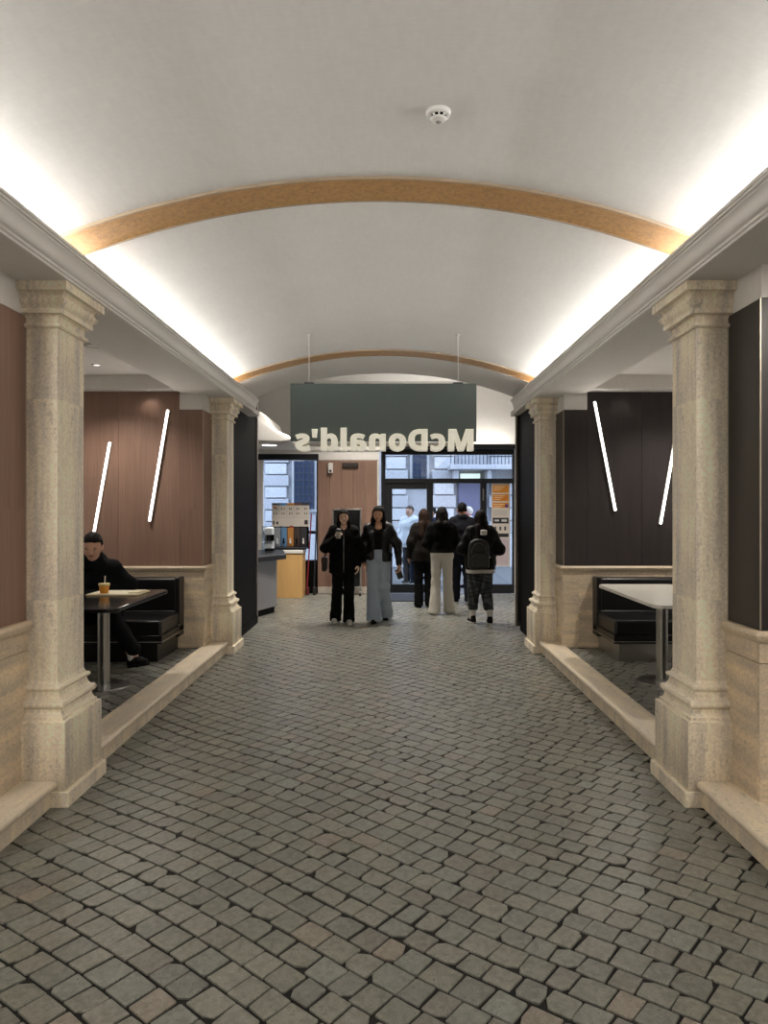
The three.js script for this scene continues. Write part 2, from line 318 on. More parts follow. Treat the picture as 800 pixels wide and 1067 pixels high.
// ---------------------------------------------------------------- entrance end: partitions, facade, door, window
{
  const l = struct('wall_partition_left'); local(l, 'core', bx(-4.3, -1.9, -0.1, 3.16, 8.5, 9.95), M.black); local(l, 'upper_wall', bx(-4.3, -1.9, 3.16, 4.2, 8.7, 9.95), M.white);
  local(l, 'panel', rb(-1.92, -1.88, 0.05, 3.13, 8.3, 9.92, 0.003), M.black); local(l, 'kick_plate', bx(-1.915, -1.862, 0, 0.1, 8.35, 9.95), M.black);
  local(l, 'edge_post', rb(-1.925, -1.862, 0.02, 3.12, 9.92, 9.98, 0.004), std('#77706c', 0.4));
  const r = struct('wall_partition_right'); local(r, 'core', bx(1.71, 2.9, -0.1, 3.16, 8.4, 9.4), M.black); local(r, 'upper_wall', bx(1.71, 2.9, 3.16, 4.2, 8.7, 9.4), M.white);
  local(r, 'panel', rb(1.68, 1.72, 0.12, 3.13, 8.3, 9.3, 0.003), M.black); local(r, 'kick_plate', bx(1.70, 1.74, 0, 0.12, 8.4, 9.28), M.black);
  local(r, 'edge_post', rb(1.638, 1.70, 0.06, 3.12, 9.30, 9.36, 0.004), std('#3b3736', 0.4));
  local(r, 'edge_strip', rb(1.640, 1.652, 0.06, 3.12, 9.285, 9.30, 0.002), std('#8a7a6a', 0.4));
  const sr = struct('wall_entrance_right'); local(sr, 'wall', bx(2.6, 2.9, -0.2, 4.2, 9.4, 13.7), M.white);
  const sl = struct('wall_entrance_left'); local(sl, 'wall', bx(-4.5, -4.2, -0.2, 4.2, 8.5, 13.7), M.white);

  const f = struct('wall_front');
  const F0 = 13.4, F1 = 13.62;
  local(f, 'wall_over_openings', bx(-4.4, 2.9, 2.72, 4.2, F0, F1), M.white);
  local(f, 'lintel', bx(-4.4, -0.217, 2.52, 2.72, F0 + 0.01, F1), M.white);
  local(f, 'lintel_line', bx(-4.3, -0.2, 2.70, 2.735, F0 - 0.02, F0 + 0.02), M.white);
  local(f, 'wall_pier', bx(-4.4, -2.49, -0.2, 2.6, F0, F1), M.white);
  local(f, 'apron', bx(-2.49, -1.376, -0.2, 0.62, F0 + 0.02, F1), M.black);
  local(f, 'wall_pier', bx(-1.376, -0.217, -0.2, 2.55, F0 + 0.02, F1), M.white);
  local(f, 'wall_pier', bx(2.33, 2.9, -0.2, 2.8, F0, F1), M.white);
  for (let i = 0; i < 5; i++) { const a = -1.376 + i * 0.2235; local(f, 'plank', rb(a + 0.0015, a + 0.222, 0.125, 2.505, F0 - 0.005, F0 + 0.022, 0.003, 1, i * 0.43), M.brown); }
  local(f, 'baseboard', rb(-1.37, -0.26, 0, 0.125, F0 - 0.012, F0 + 0.02, 0.004), std('#c9c0b4', 0.5));
  local(f, 'white_strip', rb(-0.256, -0.222, 0.0, 2.45, F0 - 0.02, F0 + 0.02, 0.004), std('#d8d4ce', 0.5));

  const w = struct('window_1');
  local(w, 'head', rb(-2.50, -1.36, 2.52, 2.63, F0 - 0.04, F0 + 0.1, 0.006), M.frame);
  local(w, 'jamb', rb(-2.49, -2.41, 0.62, 2.52, F0 + 0.0, F0 + 0.12, 0.004), M.white); local(w, 'jamb', rb(-1.40, -1.37, 0.62, 2.52, F0, F0 + 0.12, 0.004), M.frame);
  local(w, 'crossbar', rb(-2.41, -1.40, 1.12, 1.18, F0 + 0.03, F0 + 0.09, 0.004), M.frame);
  local(w, 'pane', bx(-2.41, -1.40, 1.18, 2.52, F0 + 0.055, F0 + 0.061), M.glass); local(w, 'pane', bx(-2.41, -1.40, 0.62, 1.12, F0 + 0.055, F0 + 0.061), M.glass);

  const d = struct('door_1', 'black framed glass entrance with transom'); const fb = (name, a, b, y0, y1, k = 0) => local(d, name, rb(a, b, y0, y1, F0 + k, F0 + 0.1 + k, 0.006), M.frame);
  fb('frame_head', -0.18, 2.34, 2.62, 2.73); fb('frame_jamb', -0.18, -0.10, 0, 2.62); fb('frame_jamb', 2.30, 2.34, 0, 2.62);
  local(d, 'cove_lip', rb(-0.18, 2.34, 2.73, 2.79, F0 - 0.30, F0 - 0.28, 0.003), M.frame); local(d, 'cove_shelf', rb(-0.18, 2.34, 2.715, 2.735, F0 - 0.30, F0 + 0.01, 0.003), M.frame); local(d, 'light_strip', bx(-0.1, 2.28, 2.736, 2.748, F0 - 0.22, F0 - 0.195), M.glow);  // cove and strip added over the door, hidden, to brighten the wall above
  const addedWash = new THREE.RectAreaLight('#fffaf0', 80, 2.38, 0.025); addedWash.position.set(1.09, 2.752, -(F0 - 0.2075)); addedWash.rotation.set(Math.PI / 2, 0, 0); scene.add(addedWash);  // upward wash of the added strip
  fb('transom_bar', -0.10, 2.30, 2.08, 2.17); local(d, 'transom_pane', bx(-0.10, 2.30, 2.17, 2.62, F0 + 0.045, F0 + 0.051), M.glass);
  fb('post', 1.69, 1.81, 0, 2.08); fb('mid_post', 0.74, 0.80, 0, 2.08, 0.02);
  local(d, 'post_handle', rb(1.735, 1.755, 1.75, 1.98, F0 - 0.02, F0 + 0.002, 0.004), M.steel);
  const leaf = local(d, 'door_leaf', merged([rb(-0.102, 0.03, 0.006, 2.082, F0 + 0.02, F0 + 0.08, 0.005), rb(0.68, 0.742, 0.006, 2.082, F0 + 0.02, F0 + 0.08, 0.005), rb(0.03, 0.68, 1.97, 2.082, F0 + 0.02, F0 + 0.08, 0.005), rb(0.03, 0.68, 0.006, 0.17, F0 + 0.02, F0 + 0.08, 0.005)]), M.frame);
  local(leaf, 'pane', bx(0.03, 0.68, 0.17, 1.97, F0 + 0.047, F0 + 0.053), M.glass);
  local(d, 'side_pane', bx(1.81, 2.30, 0.17, 2.08, F0 + 0.047, F0 + 0.053), M.glass); fb('bottom_rail', 1.81, 2.30, 0, 0.17);
  local(d, 'threshold', rb(0.74, 1.69, -0.004, 0.006, F0 - 0.05, F0 + 0.12, 0.002), M.steel);
}

// ---------------------------------------------------------------- lamps
function spot(x, y, d, intensity, angle = 1.1, tx = x, ty = 0, td = d, soft = 2, edge = 0.5, color = '#fff6ea') {
  const l = new THREE.SpotLight(color, intensity, 0, angle, edge, 2); l.position.set(x, y, -d); l.target.position.set(tx, ty, -td); l.castShadow = true; l.shadow.radius = soft; scene.add(l, l.target);
}
function downlight(x, y, d, r, label, group, intensity, lit = true, aim = []) {
  const t = thing(lit ? 'ceiling_downlight' : 'ceiling_vent', label, lit ? 'downlight' : 'vent', [x, y, -d], group);
  const ring = new THREE.LatheGeometry([[r * 0.62, -0.001], [r * 0.66, -0.008], [r * 0.95, -0.008], [r, -0.003], [r, 0.004], [r * 0.6, 0.004]].map((p) => new THREE.Vector2(...p)), 28);
  local(t, 'trim_ring', ring, lit ? M.cornice : std('#b7b2ab', 0.6));
  if (lit) { const g = new THREE.CylinderGeometry(r * 0.62, r * 0.62, 0.004, 24); g.translate(0, 0.0, 0); local(t, 'lens', g, M.glow); spot(x, y - 0.02, d, intensity, ...aim); }
  else { const g = new THREE.CylinderGeometry(r * 0.63, r * 0.63, 0.006, 24); g.translate(0, -0.004, 0); local(t, 'disc', g, M.white); }
}
downlight(-2.84, 2.99, 6.86, 0.05, 'small lit downlight in the niche ceiling over the seated man', undefined, 6.5);
downlight(2.95, 2.99, 6.7, 0.05, 'small lit downlight in the niche ceiling over the white-topped table', undefined, 10);
downlight(-2.55, 2.845, 7.46, 0.022, 'tiny lit spot under the bulkhead over the brown panelled wall', 'bulkhead spots', 0.12);
downlight(2.46, 2.845, 7.46, 0.022, 'tiny lit spot under the bulkhead over the black panelled wall', 'bulkhead spots', 0.12);
downlight(-2.53, 2.99, 6.05, 0.085, 'round white vent disc in the niche ceiling above the seated man', undefined, 0, false);
downlight(2.27, 2.99, 5.95, 0.085, 'round white vent disc in the niche ceiling above the white-topped table', undefined, 0, false);
for (const [x, d] of [[-1.0, 10.6], [0.2, 10.6], [0.95, 11.2], [-0.4, 12.2]]) downlight(x, 4.0, d, 0.06, 'recessed downlight in the flat ceiling before the entrance', 'entrance downlights', 16);
downlight(-1.4, 4.0, 10.6, 0.06, 'recessed downlight over the service counter', undefined, 7);
for (const s of [-1, 1]) for (const d of [2.0, 0.2, -2.0]) downlight(X(s, 2.55), 2.99, d, 0.05, s < 0 ? 'unseen added downlight in the ceiling of the niche beside the brown panel' : 'unseen added downlight in the ceiling of the niche beside the black panel', 'added niche downlights', 6.5, true, [1.52, X(s, 2.55), 0, d, 8, 0.12]);  // unseen lamps added to brighten the near pillars, soffits and floor
// oblique light tubes on the niche end walls
function lightTube(a, b, label) {
  const A = new THREE.Vector3(...a), B = new THREE.Vector3(...b), c = A.clone().lerp(B, 0.5), len = A.distanceTo(B);
  const t = thing('light_tube', label, 'light tube', [c.x, c.y, c.z], 'oblique wall light tubes'); t.rotation.z = Math.atan2(B.y - A.y, B.x - A.x) - Math.PI / 2;
  local(t, 'housing', boxUV(new RoundedBoxGeometry(0.034, len + 0.012, 0.022, 1, 0.004).translate(0, 0, -0.012)), M.cornice);
  const g = new THREE.CapsuleGeometry(0.014, len - 0.02, 6, 12); g.scale(1, 1, 0.9); local(t, 'tube', g, M.glow);
  const l = new THREE.RectAreaLight('#fff6ea', 28, 0.028, len); l.position.set(c.x, c.y, c.z + 0.02); l.rotation.set(0, Math.PI, 0); l.rotation.order = 'ZYX'; l.rotation.z = t.rotation.z; scene.add(l);
}
lightTube([-2.975, 2.30, -7.52], [-3.145, 1.326, -7.52], 'white light tube on the brown wall, low behind the seated man');
lightTube([-2.36, 2.644, -7.52], [-2.555, 1.468, -7.52], 'white light tube on the brown wall above the leather bench end');
lightTube([2.165, 2.735, -7.54], [2.385, 1.58, -7.54], 'white light tube on the black wall leaning toward the passage at its top');
lightTube([3.05, 2.5, -7.54], [2.865, 1.438, -7.54], 'white light tube on the black wall partly behind the pillar');

// smoke detector
{
  const y = vaultY(0.3), t = thing('smoke_detector', 'round white smoke detector on the vaulted ceiling', 'detector', [0.215, y, -3.2]);
  const lathe = (p) => new THREE.LatheGeometry(p.map((q) => new THREE.Vector2(...q)), 36);
  local(t, 'base', lathe([[0, 0.004], [0.054, 0.004], [0.056, -0.008], [0.052, -0.02], [0.046, -0.022], [0, -0.022]].reverse()), M.cornice);
  for (let i = 0; i < 10; i++) { const a = i * Math.PI / 5, g = new THREE.BoxGeometry(0.008, 0.012, 0.01); g.translate(0, -0.028, 0.038); g.rotateY(a); local(t, 'rib', g, M.cornice); }
  local(t, 'slot_ring', lathe([[0, -0.034], [0.034, -0.034], [0.036, -0.022], [0, -0.022]]), M.black);
  local(t, 'cap', lathe([[0, -0.048], [0.016, -0.048], [0.03, -0.042], [0.037, -0.034], [0.03, -0.032], [0, -0.032]]), M.cornice);
  local(t, 'test_button', lathe([[0, -0.052], [0.011, -0.052], [0.013, -0.047], [0, -0.046]]), std('#9b9894', 0.5));
}

// ---------------------------------------------------------------- hanging sign
{
  const D = 7.1, t = thing('hanging_sign', 'hanging dark green board with cream letters, seen from its back', 'sign', [-0.075, 2.27, -D]);
  part(t, 'board', rb(-1.0, 0.855, 2.27, 2.848, D - 0.025, D + 0.025, 0.004), std('#606c6a', 0.42));
  part(t, 'rail', rb(-0.955, 0.82, 2.222, 2.262, D - 0.015, D + 0.015, 0.003), std('#a3a29c', 0.4));
  for (const x of [-0.815, 0.672]) { const h = part(t, 'hanger_rod', cyl(x, 2.85, vaultY(x - XC) + 0.01, D, 0.005, 0.005, 8), std('#cfccc6', 0.4)); part(h, 'clamp', rb(x - 0.05, x + 0.05, 2.845, 2.86, D - 0.02, D + 0.02, 0.003), M.frame); part(h, 'ceiling_cup', cyl(x, vaultY(x - XC) - 0.015, vaultY(x - XC) + 0.01, D, 0.02, 0.024, 16), std('#cfccc6', 0.4)); }
  const font = await new FontLoader().loadAsync('fonts/droid/droid_sans_bold.typeface.json');
  const letters = ['M', 'c', 'D', 'o', 'n', 'a', 'l', 'd', "'", 's'], size = 0.205, res = font.data.resolution, k = size / res;
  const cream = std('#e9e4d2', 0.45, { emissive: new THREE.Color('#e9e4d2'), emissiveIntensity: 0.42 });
  const widths = letters.map((c) => font.data.glyphs[c].ha * k), total = widths.reduce((a, b) => a + b), fit = 1.80 / total;
  let at = 0;
  letters.forEach((c, i) => {
    const g = new TextGeometry(c, { font, size, depth: 0.10, curveSegments: 8, bevelEnabled: true, bevelThickness: 0.004, bevelSize: 0.006, bevelSegments: 1 });
    g.scale(fit, 1, 1); g.translate(at * fit - 0.90, 0, -0.05); g.rotateY(Math.PI); g.translate(-0.055, 2.182, -D);
    part(t, c === "'" ? 'apostrophe' : 'letter', g, cream); at += widths[i];
  });
}

// ---------------------------------------------------------------- booth seating and tables
function bench(s, dBack, dir, r0, name, label, kick) {          // dir: +1 seat toward the camera from the back, -1 away from it
  const t = thing('bench', label, 'bench', [X(s, 2.8), 0.12, -dBack], 'black leather booth benches'), r1 = 3.68;
  const dd = (a, b) => dir > 0 ? [dBack - b, dBack - a] : [dBack + a, dBack + b];
  part(t, 'backrest', rbs(s, r0 + 0.03, r1, 0.52, 0.88, ...dd(0.0, 0.15), 0.035, 4), M.leather);
  part(t, 'back_shell', rbs(s, r0, r0 + 0.05, 0.27, 0.885, ...dd(0, 0.17), 0.012, 2), M.leather);
  part(t, 'back_rail', rbs(s, r0 + 0.02, r1, 0.27, 0.54, ...dd(0, 0.16), 0.01, 1), M.leather);
  part(t, 'seat_cushion', rbs(s, r0 + 0.01, r1, 0.375, 0.525, ...dd(0.13, 0.73), 0.03, 4), M.leather);
  const fr = part(t, 'seat_frame', rbs(s, r0, r1, 0.30, 0.385, ...dd(0.02, 0.74), 0.008, 1), M.leather);
  part(fr, 'trim_line', merged([rbs(s, r0 - 0.003, r1, 0.318, 0.326, ...dd(0.735, 0.744), 0.001), rbs(s, r0 - 0.004, r0 + 0.002, 0.318, 0.326, ...dd(0.02, 0.744), 0.001)]), M.steel);
  part(t, 'kick_base', rbs(s, r0 + 0.06, r1, 0.118, 0.305, ...dd(0.02, 0.68), 0.004), kick);
  return t;
}
bench(-1, 7.535, 1, 2.115, 'bench', 'black leather bench below the brown wall, where the man sits', M.leather);
bench(1, 7.555, 1, 2.22, 'bench', 'black leather bench below the black wall, behind the white-topped table', M.steel);
bench(-1, 4.5, -1, 2.16, 'bench', 'black leather bench backing the pillar at the seated man\'s table', M.leather);
bench(1, 4.5, -1, 2.12, 'bench', 'black leather bench backing the pillar at the white-topped table', M.leather);
function roundedPlate(x0, x1, d0, d1, y0, y1, r, bevel) {
  const sh = new THREE.Shape(), a = x0 + bevel, b = x1 - bevel, c = d0 + bevel, e = d1 - bevel;
  sh.moveTo(a + r, c); sh.lineTo(b - r, c); sh.absarc(b - r, c + r, r, -Math.PI / 2, 0); sh.lineTo(b, e - r); sh.absarc(b - r, e - r, r, 0, Math.PI / 2); sh.lineTo(a + r, e); sh.absarc(a + r, e - r, r, Math.PI / 2, Math.PI); sh.lineTo(a, c + r); sh.absarc(a + r, c + r, r, Math.PI, Math.PI * 1.5);
  const g = new THREE.ExtrudeGeometry(sh, { depth: y1 - y0 - 2 * bevel, bevelEnabled: true, bevelThickness: bevel, bevelSize: bevel, bevelSegments: 3, curveSegments: 8 });
  g.rotateX(-Math.PI / 2); g.translate(0, y0 + bevel, 0); return boxUV(g);
}
function table(x0, x1, d0, d1, xp, dp, top, label) {
  const t = thing('pedestal_table', label, 'table', [xp, 0.12, -dp]);
  part(t, 'table_top', roundedPlate(x0, x1, d0, d1, 0.838, 0.87, 0.07, 0.008), top);
  part(t, 'pedestal', cyl(xp, 0.13, 0.84, dp, 0.048, 0.048, 32), M.steel);
  const l = new THREE.LatheGeometry([[0, 0.145], [0.05, 0.145], [0.07, 0.135], [0.2, 0.128], [0.215, 0.121], [0.215, 0.119], [0, 0.119]].map((p) => new THREE.Vector2(...p)).reverse(), 40); l.translate(xp, 0, -dp);
  part(t, 'foot_plate', l, M.steel);
}
table(-2.78, -2.0, 5.17, 6.43, -2.395, 5.93, std('#1b1a1c', 0.16), 'black topped steel pedestal table with a tray and cup');
table(2.0, 2.72, 5.37, 6.88, 2.33, 6.1, std('#d9d6ce', 0.22), 'white topped steel pedestal table');
{
  const t = thing('serving_tray', 'pale paper covered tray on the black table', 'tray', [-2.33, 0.87, -6.1]);
  part(t, 'tray_base', roundedPlate(-2.56, -2.11, 5.93, 6.26, 0.8705, 0.879, 0.03, 0.003), std('#b9a77e', 0.5));
  part(t, 'paper_liner', roundedPlate(-2.545, -2.125, 5.945, 6.245, 0.8795, 0.8835, 0.01, 0.0008), std('#e6dfc4', 0.7));
  part(t, 'wrapper', rb(-2.22, -2.13, 0.884, 0.893, 6.0, 6.2, 0.004, 2), std('#dcd2ae', 0.7));
  const c = thing('drink_cup', 'small orange paper cup with a straw on the tray', 'cup', [-2.432, 0.884, -6.03]);
  const lz = (p) => new THREE.LatheGeometry(p.map((q) => new THREE.Vector2(...q)), 32);
  local(c, 'cup_body', lz([[0, 0.001], [0.033, 0.001], [0.034, 0.0], [0.042, 0.062], [0, 0.062]]), std('#dc8f18', 0.5));
  local(c, 'rim', lz([[0.0425, 0.06], [0.046, 0.064], [0.0475, 0.078], [0.045, 0.082], [0.038, 0.082], [0, 0.079]]), std('#ddc98e', 0.5));
  local(c, 'straw', tube([[0.004, 0.075, 0], [0.008, 0.145, 0]], 0.0045), std('#e8e4da', 0.5));
}

// ---------------------------------------------------------------- service corner at the entrance
function planSlab(pts, y0, y1, bevel = 0.004) {
  const sh = new THREE.Shape(); pts.forEach(([x, d], i) => sh[i ? 'lineTo' : 'moveTo'](x, d));
  const g = new THREE.ExtrudeGeometry(sh, { depth: y1 - y0 - 2 * bevel, bevelEnabled: true, bevelThickness: bevel, bevelSize: bevel, bevelSegments: 1 }); g.rotateX(-Math.PI / 2); g.translate(0, y0 + bevel, 0); return boxUV(g);
}
{
  const t = thing('service_counter', 'grey service counter with a black top beside the black partition', 'counter', [-2.3, 0, -11]);
  part(t, 'body', planSlab([[-2.02, 10.2], [-1.76, 10.96], [-1.95, 11.9], [-3.4, 11.9], [-3.4, 10.2]], 0.1, 0.83), std('#8b8a8c', 0.45));
  part(t, 'plinth', planSlab([[-2.04, 10.24], [-1.80, 10.96], [-1.99, 11.86], [-3.36, 11.86], [-3.36, 10.24]], 0.0, 0.1), M.black);
  part(t, 'worktop', planSlab([[-1.97, 10.1], [-1.60, 10.85], [-1.82, 12.0], [-3.45, 12.0], [-3.45, 10.1]], 0.83, 0.90), M.frame);
  const g = thing('acrylic_guard', 'clear acrylic guard standing on the counter top', 'guard', [-1.95, 0.9, -11.1]);
  part(g, 'front_sheet', rb(-1.98, -1.72, 0.9, 1.33, 11.28, 11.29, 0.002), M.glass); part(g, 'side_sheet', rb(-1.98, -1.97, 0.9, 1.33, 10.9, 11.28, 0.002), M.glass); part(g, 'top_sheet', rb(-1.98, -1.72, 1.32, 1.33, 10.9, 11.28, 0.002), M.glass);
  const n = thing('napkin_dispenser', 'white and black dispenser on the counter behind the acrylic guard', 'dispenser', [-1.96, 0.9, -11.55]);
  part(n, 'body', rb(-2.04, -1.9, 0.9, 1.3, 11.45, 11.62, 0.03, 3), std('#d5d3d4', 0.4)); part(n, 'slot', rb(-2.0, -1.88, 1.08, 1.18, 11.435, 11.46, 0.004), M.black); part(n, 'tray', rb(-2.02, -1.87, 0.92, 0.96, 11.38, 11.46, 0.006), M.black);

  const c = thing('condiment_station', 'light wood cabinet with a black self-service dispenser and notice board', 'station', [-1.82, 0, -13]);
  part(c, 'cabinet', rb(-2.07, -1.585, 0.0, 0.80, 12.72, 13.22, 0.004, 1), std('#cfab76', 0.5, { map: wood(77, [255, 246, 230], 0.12) }));
  part(c, 'cabinet_top', rb(-2.11, -1.57, 0.80, 0.855, 12.70, 13.22, 0.006), std('#dfdcd8', 0.4));
  part(c, 'dispenser_back', rb(-2.16, -1.52, 0.855, 1.27, 13.1, 13.22, 0.006), M.black);
  part(c, 'drip_shelf', rb(-2.13, -1.53, 0.858, 0.90, 12.78, 13.1, 0.006), M.frame);
  const cols = ['#8a8a8e', '#587a9c', '#a8743c', '#3a2f2c', '#2c2c31'];
  cols.forEach((q, i) => { const a = -2.14 + i * 0.12; const p = part(c, 'dispenser_lane', rb(a, a + 0.112, 0.905, 1.25, 13.06, 13.1, 0.004), std(q, 0.4)); part(p, 'nozzle', cyl(a + 0.056, 0.96, 1.06, 13.03, 0.02, 0.012, 12), i % 2 ? M.black : std('#c9c8c6', 0.4)); });
  const cv = document.createElement('canvas'); cv.width = 384; cv.height = 256; const x = cv.getContext('2d');
  x.fillStyle = '#b9b2aa'; x.fillRect(0, 0, 384, 256); ['#5b5e66', '#4d7fae', '#b07a3c', '#5a4038', '#2f323c'].forEach((q, i) => { x.fillStyle = q; x.fillRect(i * 77, 0, 77, 26); });
  x.strokeStyle = '#9a938c'; x.lineWidth = 3; for (let i = 1; i < 5; i++) { x.beginPath(); x.moveTo(i * 77, 26); x.lineTo(i * 77, 150); x.stroke(); } x.beginPath(); x.moveTo(0, 155); x.lineTo(384, 155); x.stroke();
  const rr = rng(5); x.fillStyle = '#4a4644'; for (let i = 0; i < 5; i++) for (let j = 0; j < 2; j++) { x.fillRect(i * 77 + 18 + rr() * 8, 48 + j * 50, 8, 26); x.fillRect(i * 77 + 40 + rr() * 8, 52 + j * 50, 10, 18); }
  x.fillStyle = '#8c3b36'; x.fillRect(14, 40, 34, 14); x.fillStyle = '#3a3836'; x.fillRect(10, 190, 16, 40); x.fillRect(44, 196, 22, 30); x.fillStyle = '#23232a'; x.fillRect(335, 180, 34, 46);
  const bt = new THREE.CanvasTexture(cv); bt.colorSpace = THREE.SRGBColorSpace;
  const bg = new THREE.BoxGeometry(0.69, 0.45, 0.03); bg.translate(-1.85, 1.48, -13.14);
  part(c, 'notice_board', bg, new THREE.MeshStandardMaterial({ map: bt, roughness: 0.5 }));
  part(c, 'clip', rb(-1.86, -1.80, 1.25, 1.285, 13.08, 13.12, 0.004), std('#7a1f22', 0.4));

  for (const [xx, lean, col, lab] of [[-1.52, 0.03, '#7d2030', 'red handled mop leaning by the window'], [-1.39, 0.0, '#22232a', 'black handled broom leaning by the window']]) {
    const b = thing(lab.includes('mop') ? 'mop' : 'broom', lab, 'cleaning tool', [xx, 0, -13.2]);
    part(b, 'handle', tube([[xx - 0.03, 0.14, -13.16], [xx + lean, 1.5, -13.34]], 0.013), std(col, 0.4));
    part(b, 'head', rb(xx - 0.05, xx + 0.01, 0.0, 0.15, 13.1, 13.2, 0.02, 2), std(lab.includes('mop') ? '#5d1d22' : '#1c1c1f', 0.8));
  }
  const s = thing('display_stand', 'black display board in a silver frame before the brown wall', 'display stand', [-0.81, 0, -13.1]);
  part(s, 'frame', merged([rb(-1.08, -1.05, 0.06, 1.6, 13.08, 13.14, 0.004), rb(-0.57, -0.54, 0.06, 1.6, 13.08, 13.14, 0.004), rb(-1.05, -0.57, 1.57, 1.6, 13.08, 13.14, 0.004), rb(-1.05, -0.57, 0.1, 0.16, 13.08, 13.14, 0.004)]), M.steel);
  part(s, 'screen', rb(-1.05, -0.57, 0.16, 1.57, 13.095, 13.125, 0.003), std('#0b0c0e', 0.2));
  for (const xx of [-1.06, -0.56]) for (const dd of [12.98, 13.24]) { const f = part(s, 'foot', rb(xx - 0.02, xx + 0.02, 0.045, 0.075, Math.min(dd, 13.1), Math.max(dd, 13.12), 0.004), M.steel); const w = new THREE.CylinderGeometry(0.026, 0.026, 0.02, 16); w.rotateZ(Math.PI / 2); w.translate(xx, 0.026, -dd); part(f, 'castor', w, M.black); }
  const v = thing('wall_sensor', 'small white sensor box high on the brown wall', 'sensor', [-1.14, 2.27, -13.37]);
  part(v, 'body', rb(-1.175, -1.09, 2.27, 2.46, 13.34, 13.395, 0.01, 2), std('#d8d5d2', 0.5)); part(v, 'lens', rb(-1.15, -1.115, 2.29, 2.33, 13.335, 13.345, 0.004), M.black);
  const h = thing('wall_grille', 'narrow black slotted grille high on the brown wall', 'grille', [-0.75, 2.38, -13.38]);
  part(h, 'body', rb(-0.905, -0.61, 2.375, 2.465, 13.36, 13.395, 0.006), std('#2b2523', 0.5)); for (const y of [2.39, 2.415, 2.44]) part(h, 'slat', rb(-0.89, -0.625, y, y + 0.012, 13.35, 13.365, 0.002), std('#5a5350', 0.4));
  const m = thing('door_mat', 'dark blue grey mat inside the glass door', 'mat', [0.35, 0, -12.8]);
  part(m, 'pile', rb(-0.08, 0.78, 0.002, 0.012, 12.25, 13.3, 0.003), std('#2f3642', 0.95)); part(m, 'border', merged([rb(-0.1, 0.8, 0.002, 0.009, 12.22, 12.25, 0.002), rb(-0.1, -0.08, 0.002, 0.009, 12.25, 13.3, 0.002), rb(0.78, 0.8, 0.002, 0.009, 12.25, 13.3, 0.002)]), M.black);

  // notices on the side pane
  const pc = document.createElement('canvas'); pc.width = 128; pc.height = 640; const p = pc.getContext('2d');
  p.fillStyle = '#d9cfc4'; p.fillRect(0, 0, 128, 640);
  for (const [y, hh, q] of [[14, 60, '#e0902c'], [86, 52, '#d98420'], [150, 40, '#d98420']]) { p.fillStyle = q; p.fillRect(6, y, 116, hh); p.fillStyle = '#f2d9ae'; for (let k = 0; k < 3; k++) p.fillRect(14, y + 10 + k * 13, 80 - k * 16, 5); }
  p.fillStyle = '#5a3f86'; p.beginPath(); p.arc(108, 176, 13, 0, 7); p.fill();
  p.fillStyle = '#b9b2b4'; for (const y of [214, 228, 242]) p.fillRect(10, y, 100, 6); p.fillStyle = '#23242b'; p.fillRect(6, 268, 116, 44); p.fillRect(6, 390, 116, 28); p.fillStyle = '#d8d4d2'; p.fillRect(18, 282, 34, 14); p.fillRect(70, 280, 40, 18); p.fillStyle = '#4c4a52'; for (let i = 0; i < 3; i++) p.fillRect(18 + i * 36, 336, 14, 30);
  p.fillStyle = '#c2b3b8'; p.fillRect(6, 428, 116, 204);
  const pt = new THREE.CanvasTexture(pc); pt.colorSpace = THREE.SRGBColorSpace;
  const n2 = thing('door_notice', 'tall strip of orange and white notices on the glass pane', 'notice', [2.08, 0.52, -13.435]);
  part(n2, 'sheet', (() => { const g = new THREE.BoxGeometry(0.33, 1.56, 0.004); g.translate(2.08, 1.30, -13.437); return g; })(), new THREE.MeshStandardMaterial({ map: pt, roughness: 0.6 }));
  part(n2, 'backing', rb(1.905, 2.255, 0.51, 2.09, 13.4395, 13.4435, 0.001), std('#cfc6bd', 0.6));

  // white plaster canopy with a curled edge over the counter
  const a = thing('ceiling_canopy', 'curled white plaster canopy with a lamp over the service counter', 'canopy', [-2.2, 2.68, -11.4]);
  const sh = new THREE.Shape(); sh.moveTo(-4.2, 2.72); sh.lineTo(-1.72, 2.66); sh.bezierCurveTo(-1.58, 2.66, -1.56, 2.70, -1.66, 2.74); sh.bezierCurveTo(-1.82, 2.80, -1.92, 2.86, -1.95, 2.98); sh.bezierCurveTo(-1.97, 3.08, -2.1, 3.12, -2.3, 3.12); sh.lineTo(-4.2, 3.12);
  const cg = new THREE.ExtrudeGeometry(sh, { depth: 1.3, bevelEnabled: true, bevelThickness: 0.03, bevelSize: 0.03, bevelSegments: 3, curveSegments: 14 }); cg.translate(0, 0, -12.4);
  part(a, 'plaster_shell', toCreasedNormals(boxUV(cg), 0.6), M.white);
  const lg = new THREE.CylinderGeometry(0.12, 0.12, 0.012, 28); lg.translate(-1.98, 2.638, -11.6); part(a, 'lamp_lens', lg, M.glow); spot(-1.98, 2.60, 11.6, 6);
}
